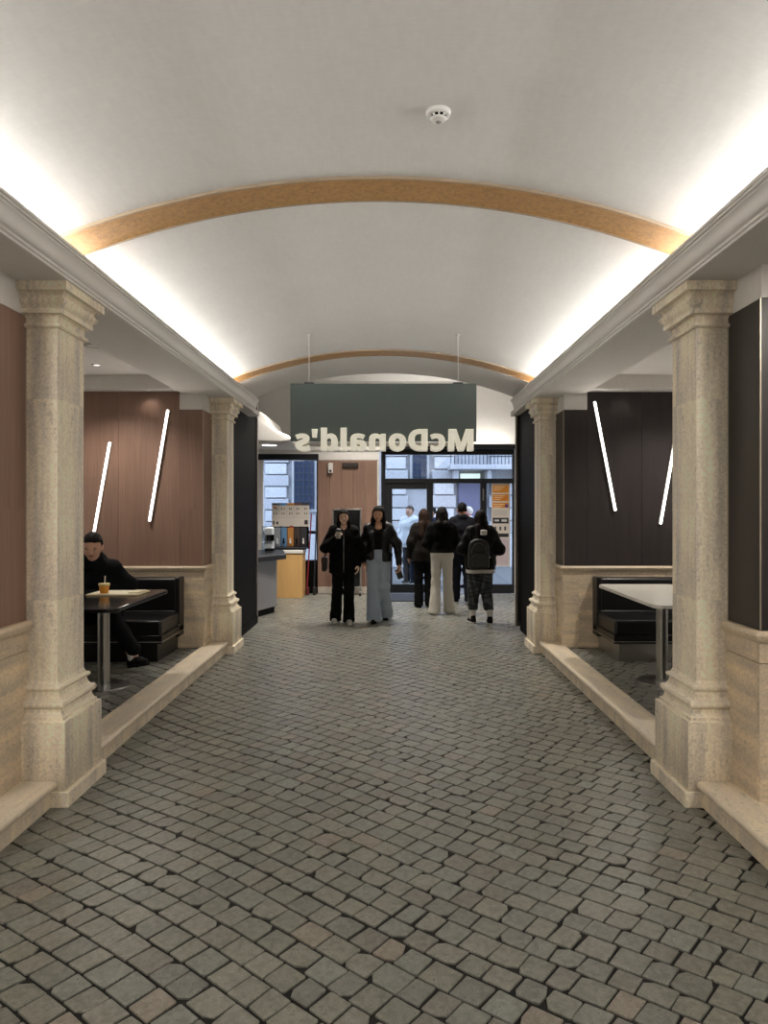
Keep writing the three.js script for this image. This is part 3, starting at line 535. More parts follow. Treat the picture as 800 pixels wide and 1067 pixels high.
// ---------------------------------------------------------------- people: distance fields meshed with surface nets
function nets(f, b, c) {
  const nx = Math.ceil((b[3] - b[0]) / c) + 1, ny = Math.ceil((b[4] - b[1]) / c) + 1, nz = Math.ceil((b[5] - b[2]) / c) + 1, v = new Float32Array(nx * ny * nz), id = (i, j, k) => (k * ny + j) * nx + i;
  for (let k = 0; k < nz; k++) for (let j = 0; j < ny; j++) for (let i = 0; i < nx; i++) v[id(i, j, k)] = f(b[0] + i * c, b[1] + j * c, b[2] + k * c);
  const vi = new Int32Array(nx * ny * nz).fill(-1), pos = [], idx = [];
  for (let k = 0; k < nz - 1; k++) for (let j = 0; j < ny - 1; j++) for (let i = 0; i < nx - 1; i++) {
    let n = 0, sx = 0, sy = 0, sz = 0; const g = [];
    for (let q = 0; q < 8; q++) g.push(v[id(i + (q & 1), j + ((q >> 1) & 1), k + (q >> 2))]);
    const neg = g.filter((x) => x < 0).length; if (!neg || neg === 8) continue;
    for (let a = 0; a < 8; a++) for (let ax = 0; ax < 3; ax++) { const e = a | (1 << ax); if (e === a || (g[a] < 0) === (g[e] < 0)) continue; const t = g[a] / (g[a] - g[e]); sx += (a & 1) + (ax === 0 ? t : 0); sy += ((a >> 1) & 1) + (ax === 1 ? t : 0); sz += (a >> 2) + (ax === 2 ? t : 0); n++; }
    vi[id(i, j, k)] = pos.length / 3; pos.push(b[0] + (i + sx / n) * c, b[1] + (j + sy / n) * c, b[2] + (k + sz / n) * c);
  }
  const quad = (a, e, d, h, flip) => { if (a < 0 || e < 0 || d < 0 || h < 0) return; if (flip) idx.push(a, d, e, a, h, d); else idx.push(a, e, d, a, d, h); };
  for (let k = 1; k < nz - 1; k++) for (let j = 1; j < ny - 1; j++) for (let i = 1; i < nx - 1; i++) {
    const s = v[id(i, j, k)] < 0;
    if (s !== v[id(i + 1, j, k)] < 0) quad(vi[id(i, j - 1, k - 1)], vi[id(i, j, k - 1)], vi[id(i, j, k)], vi[id(i, j - 1, k)], !s);
    if (s !== v[id(i, j + 1, k)] < 0) quad(vi[id(i - 1, j, k - 1)], vi[id(i - 1, j, k)], vi[id(i, j, k)], vi[id(i, j, k - 1)], !s);
    if (s !== v[id(i, j, k + 1)] < 0) quad(vi[id(i - 1, j - 1, k)], vi[id(i, j - 1, k)], vi[id(i, j, k)], vi[id(i - 1, j, k)], !s);
  }
  const g = new THREE.BufferGeometry(); g.setAttribute('position', new THREE.Float32BufferAttribute(pos, 3)); g.setIndex(idx); g.computeVertexNormals(); return g;
}
const smin = (a, b, k) => { const h = Math.max(k - Math.abs(a - b), 0) / k; return Math.min(a, b) - h * h * k / 4; };
const cap = (a, ra, b, rb2) => [...a, ra, ...b, rb2 ?? ra];
function capD(c, x, y, z) {
  const bx_ = c[4] - c[0], by = c[5] - c[1], bz = c[6] - c[2], px = x - c[0], py = y - c[1], pz = z - c[2], l = bx_ * bx_ + by * by + bz * bz, t = l > 0 ? clamp((px * bx_ + py * by + pz * bz) / l) : 0;
  return Math.hypot(px - bx_ * t, py - by * t, pz - bz * t) - (c[3] + (c[7] - c[3]) * t);
}
const field = (caps, k) => (x, y, z) => { let d = 9; for (const c of caps) { const e = capD(c, x, y, z); d = d > 8 ? e : smin(d, e, k); } return d; };
const ell = (cx, cy, cz, rx, ry, rz) => (x, y, z) => { const a = (x - cx), b = (y - cy), c = (z - cz), k0 = Math.hypot(a / rx, b / ry, c / rz), k1 = Math.hypot(a / rx / rx, b / ry / ry, c / rz / rz); return k1 > 0 ? k0 * (k0 - 1) / k1 : -rx; };
function capsBox(caps, m) { const b = [9, 9, 9, -9, -9, -9]; for (const c of caps) for (const o of [0, 4]) for (let a = 0; a < 3; a++) { b[a] = Math.min(b[a], c[o + a] - c[o + 3] - m); b[a + 3] = Math.max(b[a + 3], c[o + a] + c[o + 3] + m); } return b; }
const fold = (x, y, z, s) => Math.sin(31 * y + 9 * x + 5 * z + s) * Math.sin(17 * x - 11 * y + 13 * z + s * 1.7) + 0.5 * Math.sin(53 * y - 21 * x + s) * Math.sin(37 * z + 29 * x);
function paint(g, rgb) { const n = g.attributes.position.count, a = new Float32Array(n * 3); for (let i = 0; i < n; i++) a.set([rgb.r, rgb.g, rgb.b], 3 * i); g.setAttribute('color', new THREE.BufferAttribute(a, 3)); g.deleteAttribute('uv'); return g; }
const skinMat = new THREE.MeshStandardMaterial({ vertexColors: true, roughness: 0.55 });
const cloth = (c, r = 0.85, o = {}) => new THREE.MeshPhysicalMaterial({ color: new THREE.Color(c), roughness: r, specularIntensity: r > 0.5 ? 0.3 : 0.8, ...o });

const headCaps = [cap([0, 0.105, 0.03], 0.060, [0, 0.040, 0.048], 0.036), cap([0, -0.06, -0.012], 0.05, [0, 0.07, -0.002], 0.046), cap([-0.03, 0.085, 0.05], 0.03, [0.03, 0.085, 0.05], 0.03)];
function headGeo(skin, hairColor) {
  const skull = ell(0, 0.135, -0.002, 0.072, 0.09, 0.09), base = field(headCaps, 0.03), nose = field([cap([0, 0.12, 0.084], 0.008, [0, 0.087, 0.106], 0.013)], 0.01), earL = ell(0.073, 0.105, -0.005, 0.012, 0.028, 0.018), earR = ell(-0.073, 0.105, -0.005, 0.012, 0.028, 0.018), eyeL = ell(0.03, 0.115, 0.096, 0.018, 0.011, 0.014), eyeR = ell(-0.03, 0.115, 0.096, 0.018, 0.011, 0.014);
  const f = (x, y, z) => { let d = smin(skull(x, y, z), base(x, y, z), 0.03); d = smin(d, nose(x, y, z), 0.014); d = Math.min(d, Math.min(earL(x, y, z), earR(x, y, z))); return Math.max(d, -smin(eyeL(x, y, z), eyeR(x, y, z), 0.001)); };
  const out = [paint(nets(f, [-0.1, -0.12, -0.11, 0.1, 0.24, 0.13], 0.006), skin)];
  const dot = (x, y, z, rx, ry, rz, col) => { const g = new THREE.SphereGeometry(1, 10, 8); g.scale(rx, ry, rz); g.translate(x, y, z); out.push(paint(g, new THREE.Color(col))); };
  for (const s of [-1, 1]) { dot(s * 0.03, 0.113, 0.078, 0.013, 0.007, 0.009, '#d8cfc8'); dot(s * 0.03, 0.113, 0.0825, 0.006, 0.006, 0.006, '#1a120e'); const b = new THREE.CapsuleGeometry(0.004, 0.024, 3, 6); b.rotateZ(Math.PI / 2 - s * 0.12); b.translate(s * 0.031, 0.131, 0.0845); out.push(paint(b, hairColor)); }
  dot(0, 0.062, 0.083, 0.02, 0.0075, 0.008, '#8d4a42');
  return out;
}
function hairGeo(h) {
  const shell = h.style === 'short' ? ell(0, 0.142, -0.008, 0.079, 0.097, 0.097) : ell(0, 0.143, -0.006, 0.085, 0.101, 0.102), caps = [];
  if (h.style === 'long') {
    const L = h.length;
    caps.push(cap([0, 0.12, -0.05], 0.07, [0, -0.02, -0.075], 0.065), cap([-0.05, -0.02, -0.08], 0.055, [-0.06, -L, -0.12], 0.05), cap([0.05, -0.02, -0.08], 0.055, [0.06, -L, -0.12], 0.05));
    if (h.front) for (const s of [-1, 1]) caps.push(cap([s * 0.066, 0.15, 0.02], 0.026, [s * 0.082, 0.03, 0.03], 0.026), cap([s * 0.082, 0.03, 0.03], 0.026, [s * 0.092, -h.front, 0.088], 0.022));
    else for (const s of [-1, 1]) caps.push(cap([s * 0.07, 0.13, -0.01], 0.026, [s * 0.08, -0.04, -0.03], 0.03));
  } else if (h.style === 'bun') caps.push(cap([0, 0.16, -0.11], 0.04, [0, 0.15, -0.115], 0.04));
  const fc = caps.length ? field(caps, 0.03) : () => 9;
  const f = (x, y, z) => {
    let d = shell(x, y, z);
    const low = h.style === 'short' ? 0.085 + 0.02 * (z > -0.02 ? 1 : 0) : 0.04;
    d = Math.max(d, low - y);
    const part = h.style === 'long' ? 0.004 * Math.exp(-((x / 0.01) ** 2)) : 0;
    const hl = (h.style === 'short' ? 0.177 : 0.182) - Math.abs(x) * (h.style === 'long' ? 0.35 : 0.15);          // hairline over the forehead
    d = Math.max(d, Math.min(Math.max(hl - y, z - 0.028 + 0.05), 9) > 0 && z > 0.02 && y < hl ? Math.min(hl - y, z - 0.02) : d);
    if (caps.length) d = smin(d, fc(x, y, z), 0.02);
    return d + part + 0.0025 * Math.sin(160 * x + 40 * z) * Math.sin(30 * y + 60 * z);
  };
  const b = [-0.15, -(h.length || 0.02) - 0.08, -0.19, 0.15, 0.26, 0.14]; return nets(f, b, 0.007);
}
function handCaps(w, f, n, side, curl) {
  const F = new THREE.Vector3(...f).normalize(), N = new THREE.Vector3(...n); N.addScaledVector(F, -N.dot(F)).normalize(); const U = new THREE.Vector3().crossVectors(F, N), W = new THREE.Vector3(...w), out = [];
  const at = (a, b, c) => W.clone().addScaledVector(F, a).addScaledVector(U, b).addScaledVector(N, c), arr = (v) => [v.x, v.y, v.z];
  const lens = [0.85, 1, 0.95, 0.75];
  [-0.027, -0.009, 0.009, 0.026].forEach((o, i) => {
    const k = at(0.082, o, 0); out.push(cap(arr(at(0.0, o * 0.6, 0)), 0.018, arr(k), 0.0125));
    let p = k; for (const [l, q] of [[0.036, 1], [0.026, 2], [0.02, 2.8]]) { const a = curl * q, e = p.clone().addScaledVector(F, Math.cos(a) * l * lens[i]).addScaledVector(N, Math.sin(a) * l * lens[i]); out.push(cap(arr(p), 0.0092, arr(e), 0.008)); p = e; }
  });
  const t0 = at(0.025, side * 0.028, 0.006), t1 = at(0.058, side * 0.05, 0.026 + curl * 0.012), t2 = at(0.088, side * (0.046 - 0.01 * curl), 0.036 + curl * 0.02);
  out.push(cap(arr(t0), 0.014, arr(t1), 0.011), cap(arr(t1), 0.0105, arr(t2), 0.0085)); return out;
}
function person(o) {
  const s = o.H / 1.68, P = thing('person', o.label, 'person', o.pos, o.group); P.rotation.y = o.turn || 0;
  const drop = o.drop || 0, lean = o.lean || 0, cl = Math.cos(lean), sl = Math.sin(lean);
  const T = ([x, y, z]) => { const dy = y - 0.93; return [x, 0.93 + dy * cl - z * sl - drop, dy * sl + z * cl]; };   // trunk points lean forward about the hips
  const leg = (q) => { const sg = q === 'L' ? 1 : -1, d = [[sg * 0.09, 0.49, 0.015], [sg * 0.092, 0.085, -0.02]], r = (o.legs && o.legs[q]) || d; return { hip: [sg * 0.085, 0.90 - drop, 0], knee: r[0], ankle: r[1], yaw: r[2] ?? sg * 0.12, pitch: r[3] ?? 0 }; };
  const arm = (q) => { const sg = q === 'L' ? 1 : -1, d = [[sg * 0.235, 1.11, -0.02], [sg * 0.25, 0.87, 0.05]], r = (o.arms && o.arms[q]) || d; return { sh: T([sg * 0.152, 1.345, 0]), elbow: r[0], wrist: r[1], palm: r[2] || [-sg, 0, 0], curl: r[3] ?? 0.35, dir: r[4] }; };
  const Ls = [leg('L'), leg('R')], As = [arm('L'), arm('R')], bulk = o.bulk || 1;
  const trunk = (t) => [cap(T([-0.075, 0.935, 0]), 0.10 * bulk + t, T([0.075, 0.935, 0])), cap(T([-0.05, 1.09, 0.005]), 0.09 * bulk + t, T([0.05, 1.09, 0.005])), cap(T([-0.075, 1.25, 0.005]), 0.098 * bulk + t, T([0.075, 1.25, 0.005])), cap(T([-0.12, 1.365, -0.005]), 0.048 + t * 0.8, T([0.12, 1.365, -0.005]))];
  const bodyCaps = [...trunk(0)];
  for (const l of Ls) bodyCaps.push(cap(l.hip, 0.075, l.knee, 0.05), cap(l.knee, 0.05, l.ankle, 0.036));
  for (const a of As) bodyCaps.push(cap(a.sh, 0.046, a.elbow, 0.037), cap(a.elbow, 0.037, a.wrist, 0.025));
  bodyCaps.push(cap(T([0, 1.38, -0.01]), 0.055, T([0, 1.46, 0]), 0.048));
  const skin = new THREE.Color(o.skin), hairC = new THREE.Color(o.hair.color), pieces = [paint(nets(field(bodyCaps, 0.035), capsBox(bodyCaps, 0.04), 0.015), skin)];
  for (const [i, a] of As.entries()) { const f = a.dir || [a.wrist[0] - a.elbow[0], a.wrist[1] - a.elbow[1], a.wrist[2] - a.elbow[2]], hc = handCaps(a.wrist, f, a.palm, o.thumb ? o.thumb[i] : (i ? 1 : -1), a.curl); pieces.push(paint(nets(field(hc, 0.006), capsBox(hc, 0.012), 0.0055), skin)); }
  const hp = T([0, 1.44, 0]), hm = new THREE.Matrix4().makeTranslation(...hp).multiply(new THREE.Matrix4().makeRotationFromEuler(new THREE.Euler((o.pitch || 0) + lean * 0.5, o.yaw || 0, o.roll || 0, 'YXZ')));
  for (const g of headGeo(skin, hairC)) pieces.push(g.applyMatrix4(hm));
  const put = (name, g, m, label, parent = P) => local(parent, name, g.scale(s, s, s), m, label);
  put('body', merged(pieces), skinMat);
  put('hair', hairGeo(o.hair).applyMatrix4(hm), cloth(o.hair.color, 0.7));
  // clothes
  for (const c of o.clothes) {
    let caps = [], k = c.k || 0.05, f0;
    if (c.type === 'top') { caps = trunk(c.t); if (c.sleeves !== false) for (const a of As) caps.push(cap(a.sh, 0.05 + c.t * 1.05, a.elbow, 0.042 + c.t), cap(a.elbow, 0.042 + c.t, a.wrist, 0.028 + c.t * 0.8)); if (c.skirt) for (const x of [-0.09, 0.09]) caps.push(cap(T([x, 1.0, 0]), 0.085 + c.t, [x * 1.05, c.hem - 0.05, 0], 0.10 + c.t)); if (c.hood) caps.push(cap(T([-0.06, 1.42, -0.06]), 0.06, T([0.06, 1.42, -0.06]), 0.06)); if (c.collar) for (let i = 0; i < 10; i++) { const a = i * Math.PI / 5, b = a + Math.PI / 5; caps.push(cap(T([0.068 * Math.sin(a), 1.435 + 0.01 * Math.cos(a) * -1, -0.005 + 0.062 * Math.cos(a)]), 0.02, T([0.068 * Math.sin(b), 1.435 - 0.01 * Math.cos(b), -0.005 + 0.062 * Math.cos(b)]), 0.02)); } }
    else { caps = [cap([-0.07, 0.935 - drop, 0], 0.10 * bulk + 0.014, [0.07, 0.935 - drop, 0])]; if (!drop) caps.push(cap([-0.05, 1.03, 0], 0.095 * bulk + 0.006, [0.05, 1.03, 0])); for (const l of Ls) caps.push(cap(l.hip, c.r[0], l.knee, c.r[1]), cap(l.knee, c.r[1], [l.ankle[0], l.ankle[1] - (c.down ?? 0.03), l.ankle[2]], c.r[2])); k = 0.03; }
    const f = field(caps, k), amp = c.fold ?? 0.004, ph = (c.name.length * 1.3 + o.pos[0] * 7);
    f0 = (x, y, z) => {
      let d = f(x, y, z) + amp * fold(x, y, z, ph);
      if (c.type === 'top') { const inArm = c.sleeves !== false && As.some((a) => capD(cap(a.sh, 0, a.wrist, 0), x, y, z) < 0.13 && Math.abs(x) > 0.15 * (bulk)) ; if (!inArm || drop === 0 && Math.abs(x) < 0.17) d = Math.max(d, c.hem - y); if (c.open) d = Math.max(d, z > 0 ? c.open * (y < 1.33 ? 1 : Math.max(0.6, 1 - (y - 1.33) * 2)) - Math.abs(x) : -9); if (c.neck) d = Math.max(d, c.neck - Math.hypot(x, (y - 1.46) * 0.8, (z - 0.1) * 0.9)); }
      else { d = Math.max(d, y - (c.waist - drop)); d = Math.max(d, c.hem - y); }
      return d;
    };
    const g = nets(f0, capsBox(caps, 0.03), c.cell || 0.013);
    let m = c.mat;
    if (c.camo) { const p = g.attributes.position, a = new Float32Array(p.count * 3), R = ['#1c1f20', '#33383a', '#4a4f50', '#26292b'].map((q) => new THREE.Color(q)); for (let i = 0; i < p.count; i++) { const v = Math.sin(23 * p.getX(i) + 9 * Math.sin(14 * p.getY(i))) + Math.sin(19 * p.getY(i) + 11 * p.getZ(i) + 5 * Math.sin(21 * p.getX(i))); const q = R[v > 0.9 ? 2 : v > 0.1 ? 1 : v > -0.9 ? 3 : 0]; a.set([q.r, q.g, q.b], 3 * i); } g.setAttribute('color', new THREE.BufferAttribute(a, 3)); m = new THREE.MeshStandardMaterial({ vertexColors: true, roughness: 0.8 }); }
    put(c.name, g, m, c.label);
  }
  // shoes and socks
  Ls.forEach((l) => {
    const q = new THREE.Matrix4().makeTranslation(l.ankle[0], l.ankle[1], l.ankle[2]).multiply(new THREE.Matrix4().makeRotationFromEuler(new THREE.Euler(l.pitch, l.yaw, 0, 'YXZ')));
    const sc = [cap([0, -0.045, -0.035], 0.037, [0, -0.05, 0.06], 0.038), cap([0, -0.05, 0.06], 0.038, [0, -0.056, 0.13], 0.03), cap([0, -0.03, -0.025], 0.038, [0, 0.015, -0.02], 0.042)], fs = field(sc, 0.03);
    const shoe = put('shoe', nets((x, y, z) => Math.max(fs(x, y, z), -0.072 - y), capsBox(sc, 0.02), 0.008).applyMatrix4(q), o.shoes.mat);
    const so = [cap([0, -0.072, -0.035], 0.041, [0, -0.072, 0.06], 0.043), cap([0, -0.072, 0.06], 0.043, [0, -0.072, 0.13], 0.036)], fo = field(so, 0.02);
    put('sole', nets((x, y, z) => Math.max(fo(x, y, z), Math.max(-0.085 - y, y + 0.062)), capsBox(so, 0.02), 0.007).applyMatrix4(q), o.shoes.sole, undefined, shoe);
    if (o.shoes.sock) { const kc = [cap([0, -0.02, -0.012], 0.043, [0, 0.12, -0.012], 0.046)]; put('sock', nets((x, y, z) => Math.max(field(kc, 0.01)(x, y, z), y - 0.13), capsBox(kc, 0.02), 0.009).applyMatrix4(q), o.shoes.sock); }
  });
  for (const e of o.extra || []) put(e.name, e.geo, e.mat, e.label);
  return P;
}
const blackCloth = cloth('#08080a', 0.9), blackLeather = cloth('#0a0a0c', 0.42), blackPants = cloth('#0b0b0d', 0.85), whiteRubber = cloth('#cfccc6', 0.6), blackRubber = cloth('#0d0d0e', 0.6);
const lathe = (p, n = 24) => new THREE.LatheGeometry(p.map((q) => new THREE.Vector2(...q)), n);

// the two women walking toward the camera
person({ label: 'woman in a black zip fleece and black trousers, raising a cup', pos: [-0.66, 0, -9.98], turn: 0.06, H: 1.60, skin: '#e6c0a8', pitch: 0.06, yaw: 0.12, roll: 0.06, group: undefined,
  hair: { style: 'long', color: '#17100d', length: 0.16, front: 0.10 },
  legs: { R: [[-0.095, 0.49, 0.03], [-0.12, 0.085, -0.02], -0.25], L: [[0.075, 0.49, 0.10], [0.075, 0.085, 0.10], 0.1] },
  arms: { R: [[-0.275, 1.10, 0.03], [-0.125, 1.245, 0.20], [0.55, 0.15, -0.2], 0.75, [0.3, 0.55, 0.25]], L: [[0.225, 1.10, -0.03], [0.215, 0.86, 0.03]] },
  clothes: [{ name: 'shirt', type: 'top', t: 0.006, hem: 0.9, sleeves: false, mat: cloth('#aaa39c') }, { name: 'fleece_jacket', type: 'top', t: 0.028, hem: 0.73, skirt: true, collar: true, neck: 0.085, fold: 0.005, mat: blackCloth, label: 'black fleece jacket' }, { name: 'trousers', r: [0.095, 0.075, 0.088], waist: 1.02, hem: 0.02, mat: blackPants }],
  shoes: { mat: whiteRubber, sole: whiteRubber },
  extra: [{ name: 'zip', geo: tube([[0, 1.37, 0.122], [0, 1.2, 0.146], [0, 1.05, 0.140], [0, 0.75, 0.142]], 0.004), mat: M.steel }] });
{
  const c = thing('coffee_cup', 'clear topped paper cup held by the woman in black fleece', 'cup', [-0.715, 1.19, -9.735]);
  local(c, 'cup_body', lathe([[0, 0.001], [0.027, 0.001], [0.028, 0], [0.037, 0.10], [0, 0.10]]), std('#b9b2a8', 0.5)); local(c, 'lid', lathe([[0.038, 0.098], [0.041, 0.104], [0.038, 0.112], [0.03, 0.135], [0.0, 0.14]]), std('#1c1b1c', 0.35));
  const b = thing('shoulder_bag', 'small brown bag at the hip of the woman in black fleece', 'bag', [-0.93, 0.72, -10.02]);
  local(b, 'bag_body', boxUV(new RoundedBoxGeometry(0.07, 0.2, 0.26, 3, 0.03).translate(0, 0.10, 0)), std('#2c201b', 0.6)); local(b, 'flap', boxUV(new RoundedBoxGeometry(0.078, 0.09, 0.265, 2, 0.02).translate(0, 0.16, 0)), std('#38271f', 0.55)); local(b, 'strap', tube([[0, 0.19, -0.1], [0.05, 0.42, -0.07], [0.12, 0.60, -0.02], [0.07, 0.45, 0.06], [0, 0.19, 0.1]], 0.008), std('#241a16', 0.6));
}
person({ label: 'woman in blue wide jeans and an open black leather jacket', pos: [-0.17, 0, -10.05], turn: -0.05, H: 1.645, skin: '#d8a688', pitch: 0.12, yaw: -0.1,
  hair: { style: 'long', color: '#0f0b0b', length: 0.22, front: 0.16 },
  legs: { R: [[-0.075, 0.5, 0.07], [-0.06, 0.085, 0.09], -0.05], L: [[0.075, 0.50, 0.07], [0.085, 0.13, -0.22], 0.1, 0.5] },
  arms: { L: [[0.265, 1.12, -0.02], [0.30, 0.84, 0.03], [-1, 0, 0.2], 0.6], R: [[-0.225, 1.12, -0.05], [-0.215, 0.87, -0.02]] },
  clothes: [{ name: 'black_top', type: 'top', t: 0.006, hem: 0.98, sleeves: false, neck: 0.11, mat: cloth('#0c0c0d', 0.7) }, { name: 'leather_jacket', type: 'top', t: 0.022, hem: 0.86, open: 0.055, fold: 0.006, hood: true, mat: blackLeather, label: 'open black leather jacket' }, { name: 'jeans', r: [0.098, 0.088, 0.115], waist: 1.05, hem: 0.03, down: 0.05, fold: 0.004, mat: cloth('#a0adbc', 0.9), label: 'pale blue wide leg jeans' }, ],
  shoes: { mat: blackRubber, sole: blackRubber },
  extra: [{ name: 'choker', geo: new THREE.TorusGeometry(0.05, 0.013, 8, 24).rotateX(Math.PI / 2).translate(0, 1.455, 0.004), mat: cloth('#0b0b0c') }] });
{
  const p = thing('clutch_purse', 'small dark purse in the hand of the woman in jeans', 'purse', [0.12, 0.68, -10.0]); p.rotation.z = 0.35;
  local(p, 'purse_body', boxUV(new RoundedBoxGeometry(0.085, 0.14, 0.04, 3, 0.015).translate(0, 0, 0)), std('#1b201c', 0.5)); local(p, 'zip', boxUV(new THREE.BoxGeometry(0.07, 0.005, 0.006).translate(0, 0.068, 0)), M.steel);
}
// the group going out
person({ label: 'woman seen from behind in cream flared trousers and short black jacket', pos: [0.775, 0, -10.75], turn: Math.PI - 0.05, H: 1.63, skin: '#c39a80',
  hair: { style: 'long', color: '#0e0b0b', length: 0.03 },
  legs: { L: [[0.095, 0.5, 0.03], [0.115, 0.085, -0.03], 0.1], R: [[-0.09, 0.5, 0.05], [-0.115, 0.085, 0.10], -0.1] },
  arms: { L: [[0.235, 1.11, 0.02], [0.16, 1.0, 0.2]], R: [[-0.235, 1.11, 0.02], [-0.16, 1.0, 0.2]] },
  clothes: [{ name: 'hooded_jacket', type: 'top', t: 0.032, hem: 0.965, hood: true, mat: blackCloth, label: 'short black hooded jacket' }, { name: 'trousers', r: [0.088, 0.07, 0.095], waist: 1.06, hem: 0.025, down: 0.05, fold: 0.003, mat: cloth('#c9c4b9', 0.8), label: 'cream flared trousers' }],
  shoes: { mat: whiteRubber, sole: whiteRubber } });
person({ label: 'dark dressed person beside the woman in cream trousers', pos: [0.54, 0, -11.55], turn: Math.PI + 0.15, H: 1.60, skin: '#b98d72',
  hair: { style: 'long', color: '#2a1b14', length: 0.2 },
  clothes: [{ name: 'coat', type: 'top', t: 0.026, hem: 0.78, skirt: true, mat: cloth('#1c1917', 0.85) }, { name: 'trousers', r: [0.092, 0.075, 0.08], waist: 1.02, hem: 0.03, mat: blackPants }], shoes: { mat: blackRubber, sole: blackRubber } });
person({ label: 'short haired man in a dark jacket walking out of the door', pos: [1.2, 0, -11.95], turn: Math.PI, H: 1.71, skin: '#b8866a', bulk: 1.08,
  hair: { style: 'short', color: '#0d0b0b' },
  legs: { L: [[0.09, 0.5, 0.06], [0.09, 0.085, 0.12]], R: [[-0.09, 0.5, 0.02], [-0.095, 0.10, -0.14], -0.1, 0.3] },
  clothes: [{ name: 'jacket', type: 'top', t: 0.03, hem: 0.80, collar: true, skirt: true, mat: cloth('#12141b', 0.85) }, { name: 'trousers', r: [0.095, 0.075, 0.068], waist: 1.02, hem: 0.06, mat: cloth('#191c24', 0.85) }], shoes: { mat: blackRubber, sole: whiteRubber } });
person({ label: 'long haired woman in dark patterned trousers wearing a black backpack', pos: [1.255, 0, -9.92], turn: Math.PI + 0.1, H: 1.585, skin: '#c39a80', bulk: 1.1,
  hair: { style: 'long', color: '#130d0c', length: 0.30 },
  legs: { L: [[0.10, 0.5, 0.02], [0.115, 0.085, 0.03], 0.2], R: [[-0.09, 0.5, 0.02], [-0.115, 0.085, -0.10], -0.15] },
  arms: { L: [[0.265, 1.1, 0.0], [0.17, 1.02, 0.2]], R: [[-0.285, 1.09, 0.0], [-0.16, 1.10, 0.22]] },
  clothes: [{ name: 'white_shirt', type: 'top', t: 0.03, hem: 0.745, sleeves: false, skirt: true, mat: cloth('#cfcac2', 0.85), label: 'white shirt hem' }, { name: 'padded_jacket', type: 'top', t: 0.038, hem: 0.80, skirt: true, fold: 0.006, mat: cloth('#100f11', 0.6), label: 'black padded jacket' }, { name: 'trousers', r: [0.108, 0.092, 0.062], waist: 1.0, hem: 0.20, down: 0, camo: true, label: 'dark grey patterned trousers' }],
  shoes: { mat: blackRubber, sole: whiteRubber, sock: cloth('#cdc9c3', 0.85) } });
{
  const b = thing('backpack', 'small black domed backpack on the woman in patterned trousers', 'backpack', [1.20, 0.80, -9.70]);
  const dome = (w, h, t, r) => { const sh = new THREE.Shape(); sh.moveTo(-w / 2, 0.02); sh.quadraticCurveTo(-w / 2, 0, -w / 2 + 0.03, 0); sh.lineTo(w / 2 - 0.03, 0); sh.quadraticCurveTo(w / 2, 0, w / 2, 0.02); sh.lineTo(w / 2, h * 0.6); sh.bezierCurveTo(w / 2, h * 0.92, w * 0.3, h, 0, h); sh.bezierCurveTo(-w * 0.3, h, -w / 2, h * 0.92, -w / 2, h * 0.6); const g = new THREE.ExtrudeGeometry(sh, { depth: t, bevelEnabled: true, bevelThickness: r, bevelSize: r * 0.6, bevelSegments: 4, curveSegments: 14 }); return boxUV(g); };
  local(b, 'pack', dome(0.25, 0.37, 0.05, 0.03).translate(0, 0, -0.03), std('#131315', 0.42)); local(b, 'front_pocket', dome(0.18, 0.16, 0.02, 0.015).translate(0, 0.02, 0.055), std('#18181a', 0.4));
  const arch = []; for (let i = 0; i <= 12; i++) { const a = Math.PI * i / 12; arch.push([0.105 * Math.cos(a), 0.19 + 0.14 * Math.sin(a), 0.052]); } local(b, 'zip_line', tube(arch, 0.004, 6, 24), std('#77757a', 0.35, { metalness: 0.8 }));
  local(b, 'grab_handle', tube([[-0.03, 0.37, -0.01], [0, 0.42, -0.01], [0.03, 0.37, -0.01]], 0.007), M.black);
  for (const sx of [-1, 1]) local(b, 'shoulder_strap', tube([[sx * 0.09, 0.34, -0.05], [sx * 0.12, 0.46, -0.14], [sx * 0.13, 0.44, -0.27], [sx * 0.15, 0.2, -0.30], [sx * 0.13, 0.06, -0.1]], 0.014), M.black);
  const q = thing('hair_clip', 'white clip in the hair above the black backpack', 'hair clip', [1.275, 1.27, -9.735]);
  local(q, 'clip_body', boxUV(new RoundedBoxGeometry(0.085, 0.08, 0.05, 3, 0.02)), std('#d9d6d2', 0.5)); for (const y of [-0.02, 0.02]) local(q, 'clip_tooth', boxUV(new RoundedBoxGeometry(0.09, 0.012, 0.056, 1, 0.005).translate(0, y, 0)), std('#c4c0bc', 0.5));
}
// the man at the black table
person({ label: 'seated man in black with short dark hair, looking down at the table', pos: [-2.80, 0.12, -6.86], turn: 0.12, H: 1.86, skin: '#d3a48c', drop: 0.485, lean: 0.42, pitch: 0.10, yaw: 0.08,
  hair: { style: 'short', color: '#15100e' },
  legs: { L: [[0.18, 0.44, 0.36], [0.37, 0.12, 0.40], 0.9, -0.2], R: [[-0.12, 0.44, 0.38], [-0.14, 0.085, 0.32]] },
  arms: { L: [[0.26, 0.68, 0.10], [0.10, 0.60, 0.27], [-1, 0, 0], 0.4], R: [[-0.26, 0.68, 0.10], [-0.08, 0.60, 0.27], [1, 0, 0], 0.4] },
  clothes: [{ name: 'sweater', type: 'top', t: 0.022, hem: 0.42, collar: true, fold: 0.005, mat: cloth('#0f1114', 0.9), label: 'black sweater' }, { name: 'trousers', r: [0.092, 0.074, 0.06], waist: 1.0, hem: 0.10, down: -0.06, mat: cloth('#0e0f12', 0.85) }],
  shoes: { mat: blackRubber, sole: blackRubber, sock: cloth('#d2cfca', 0.85) } });
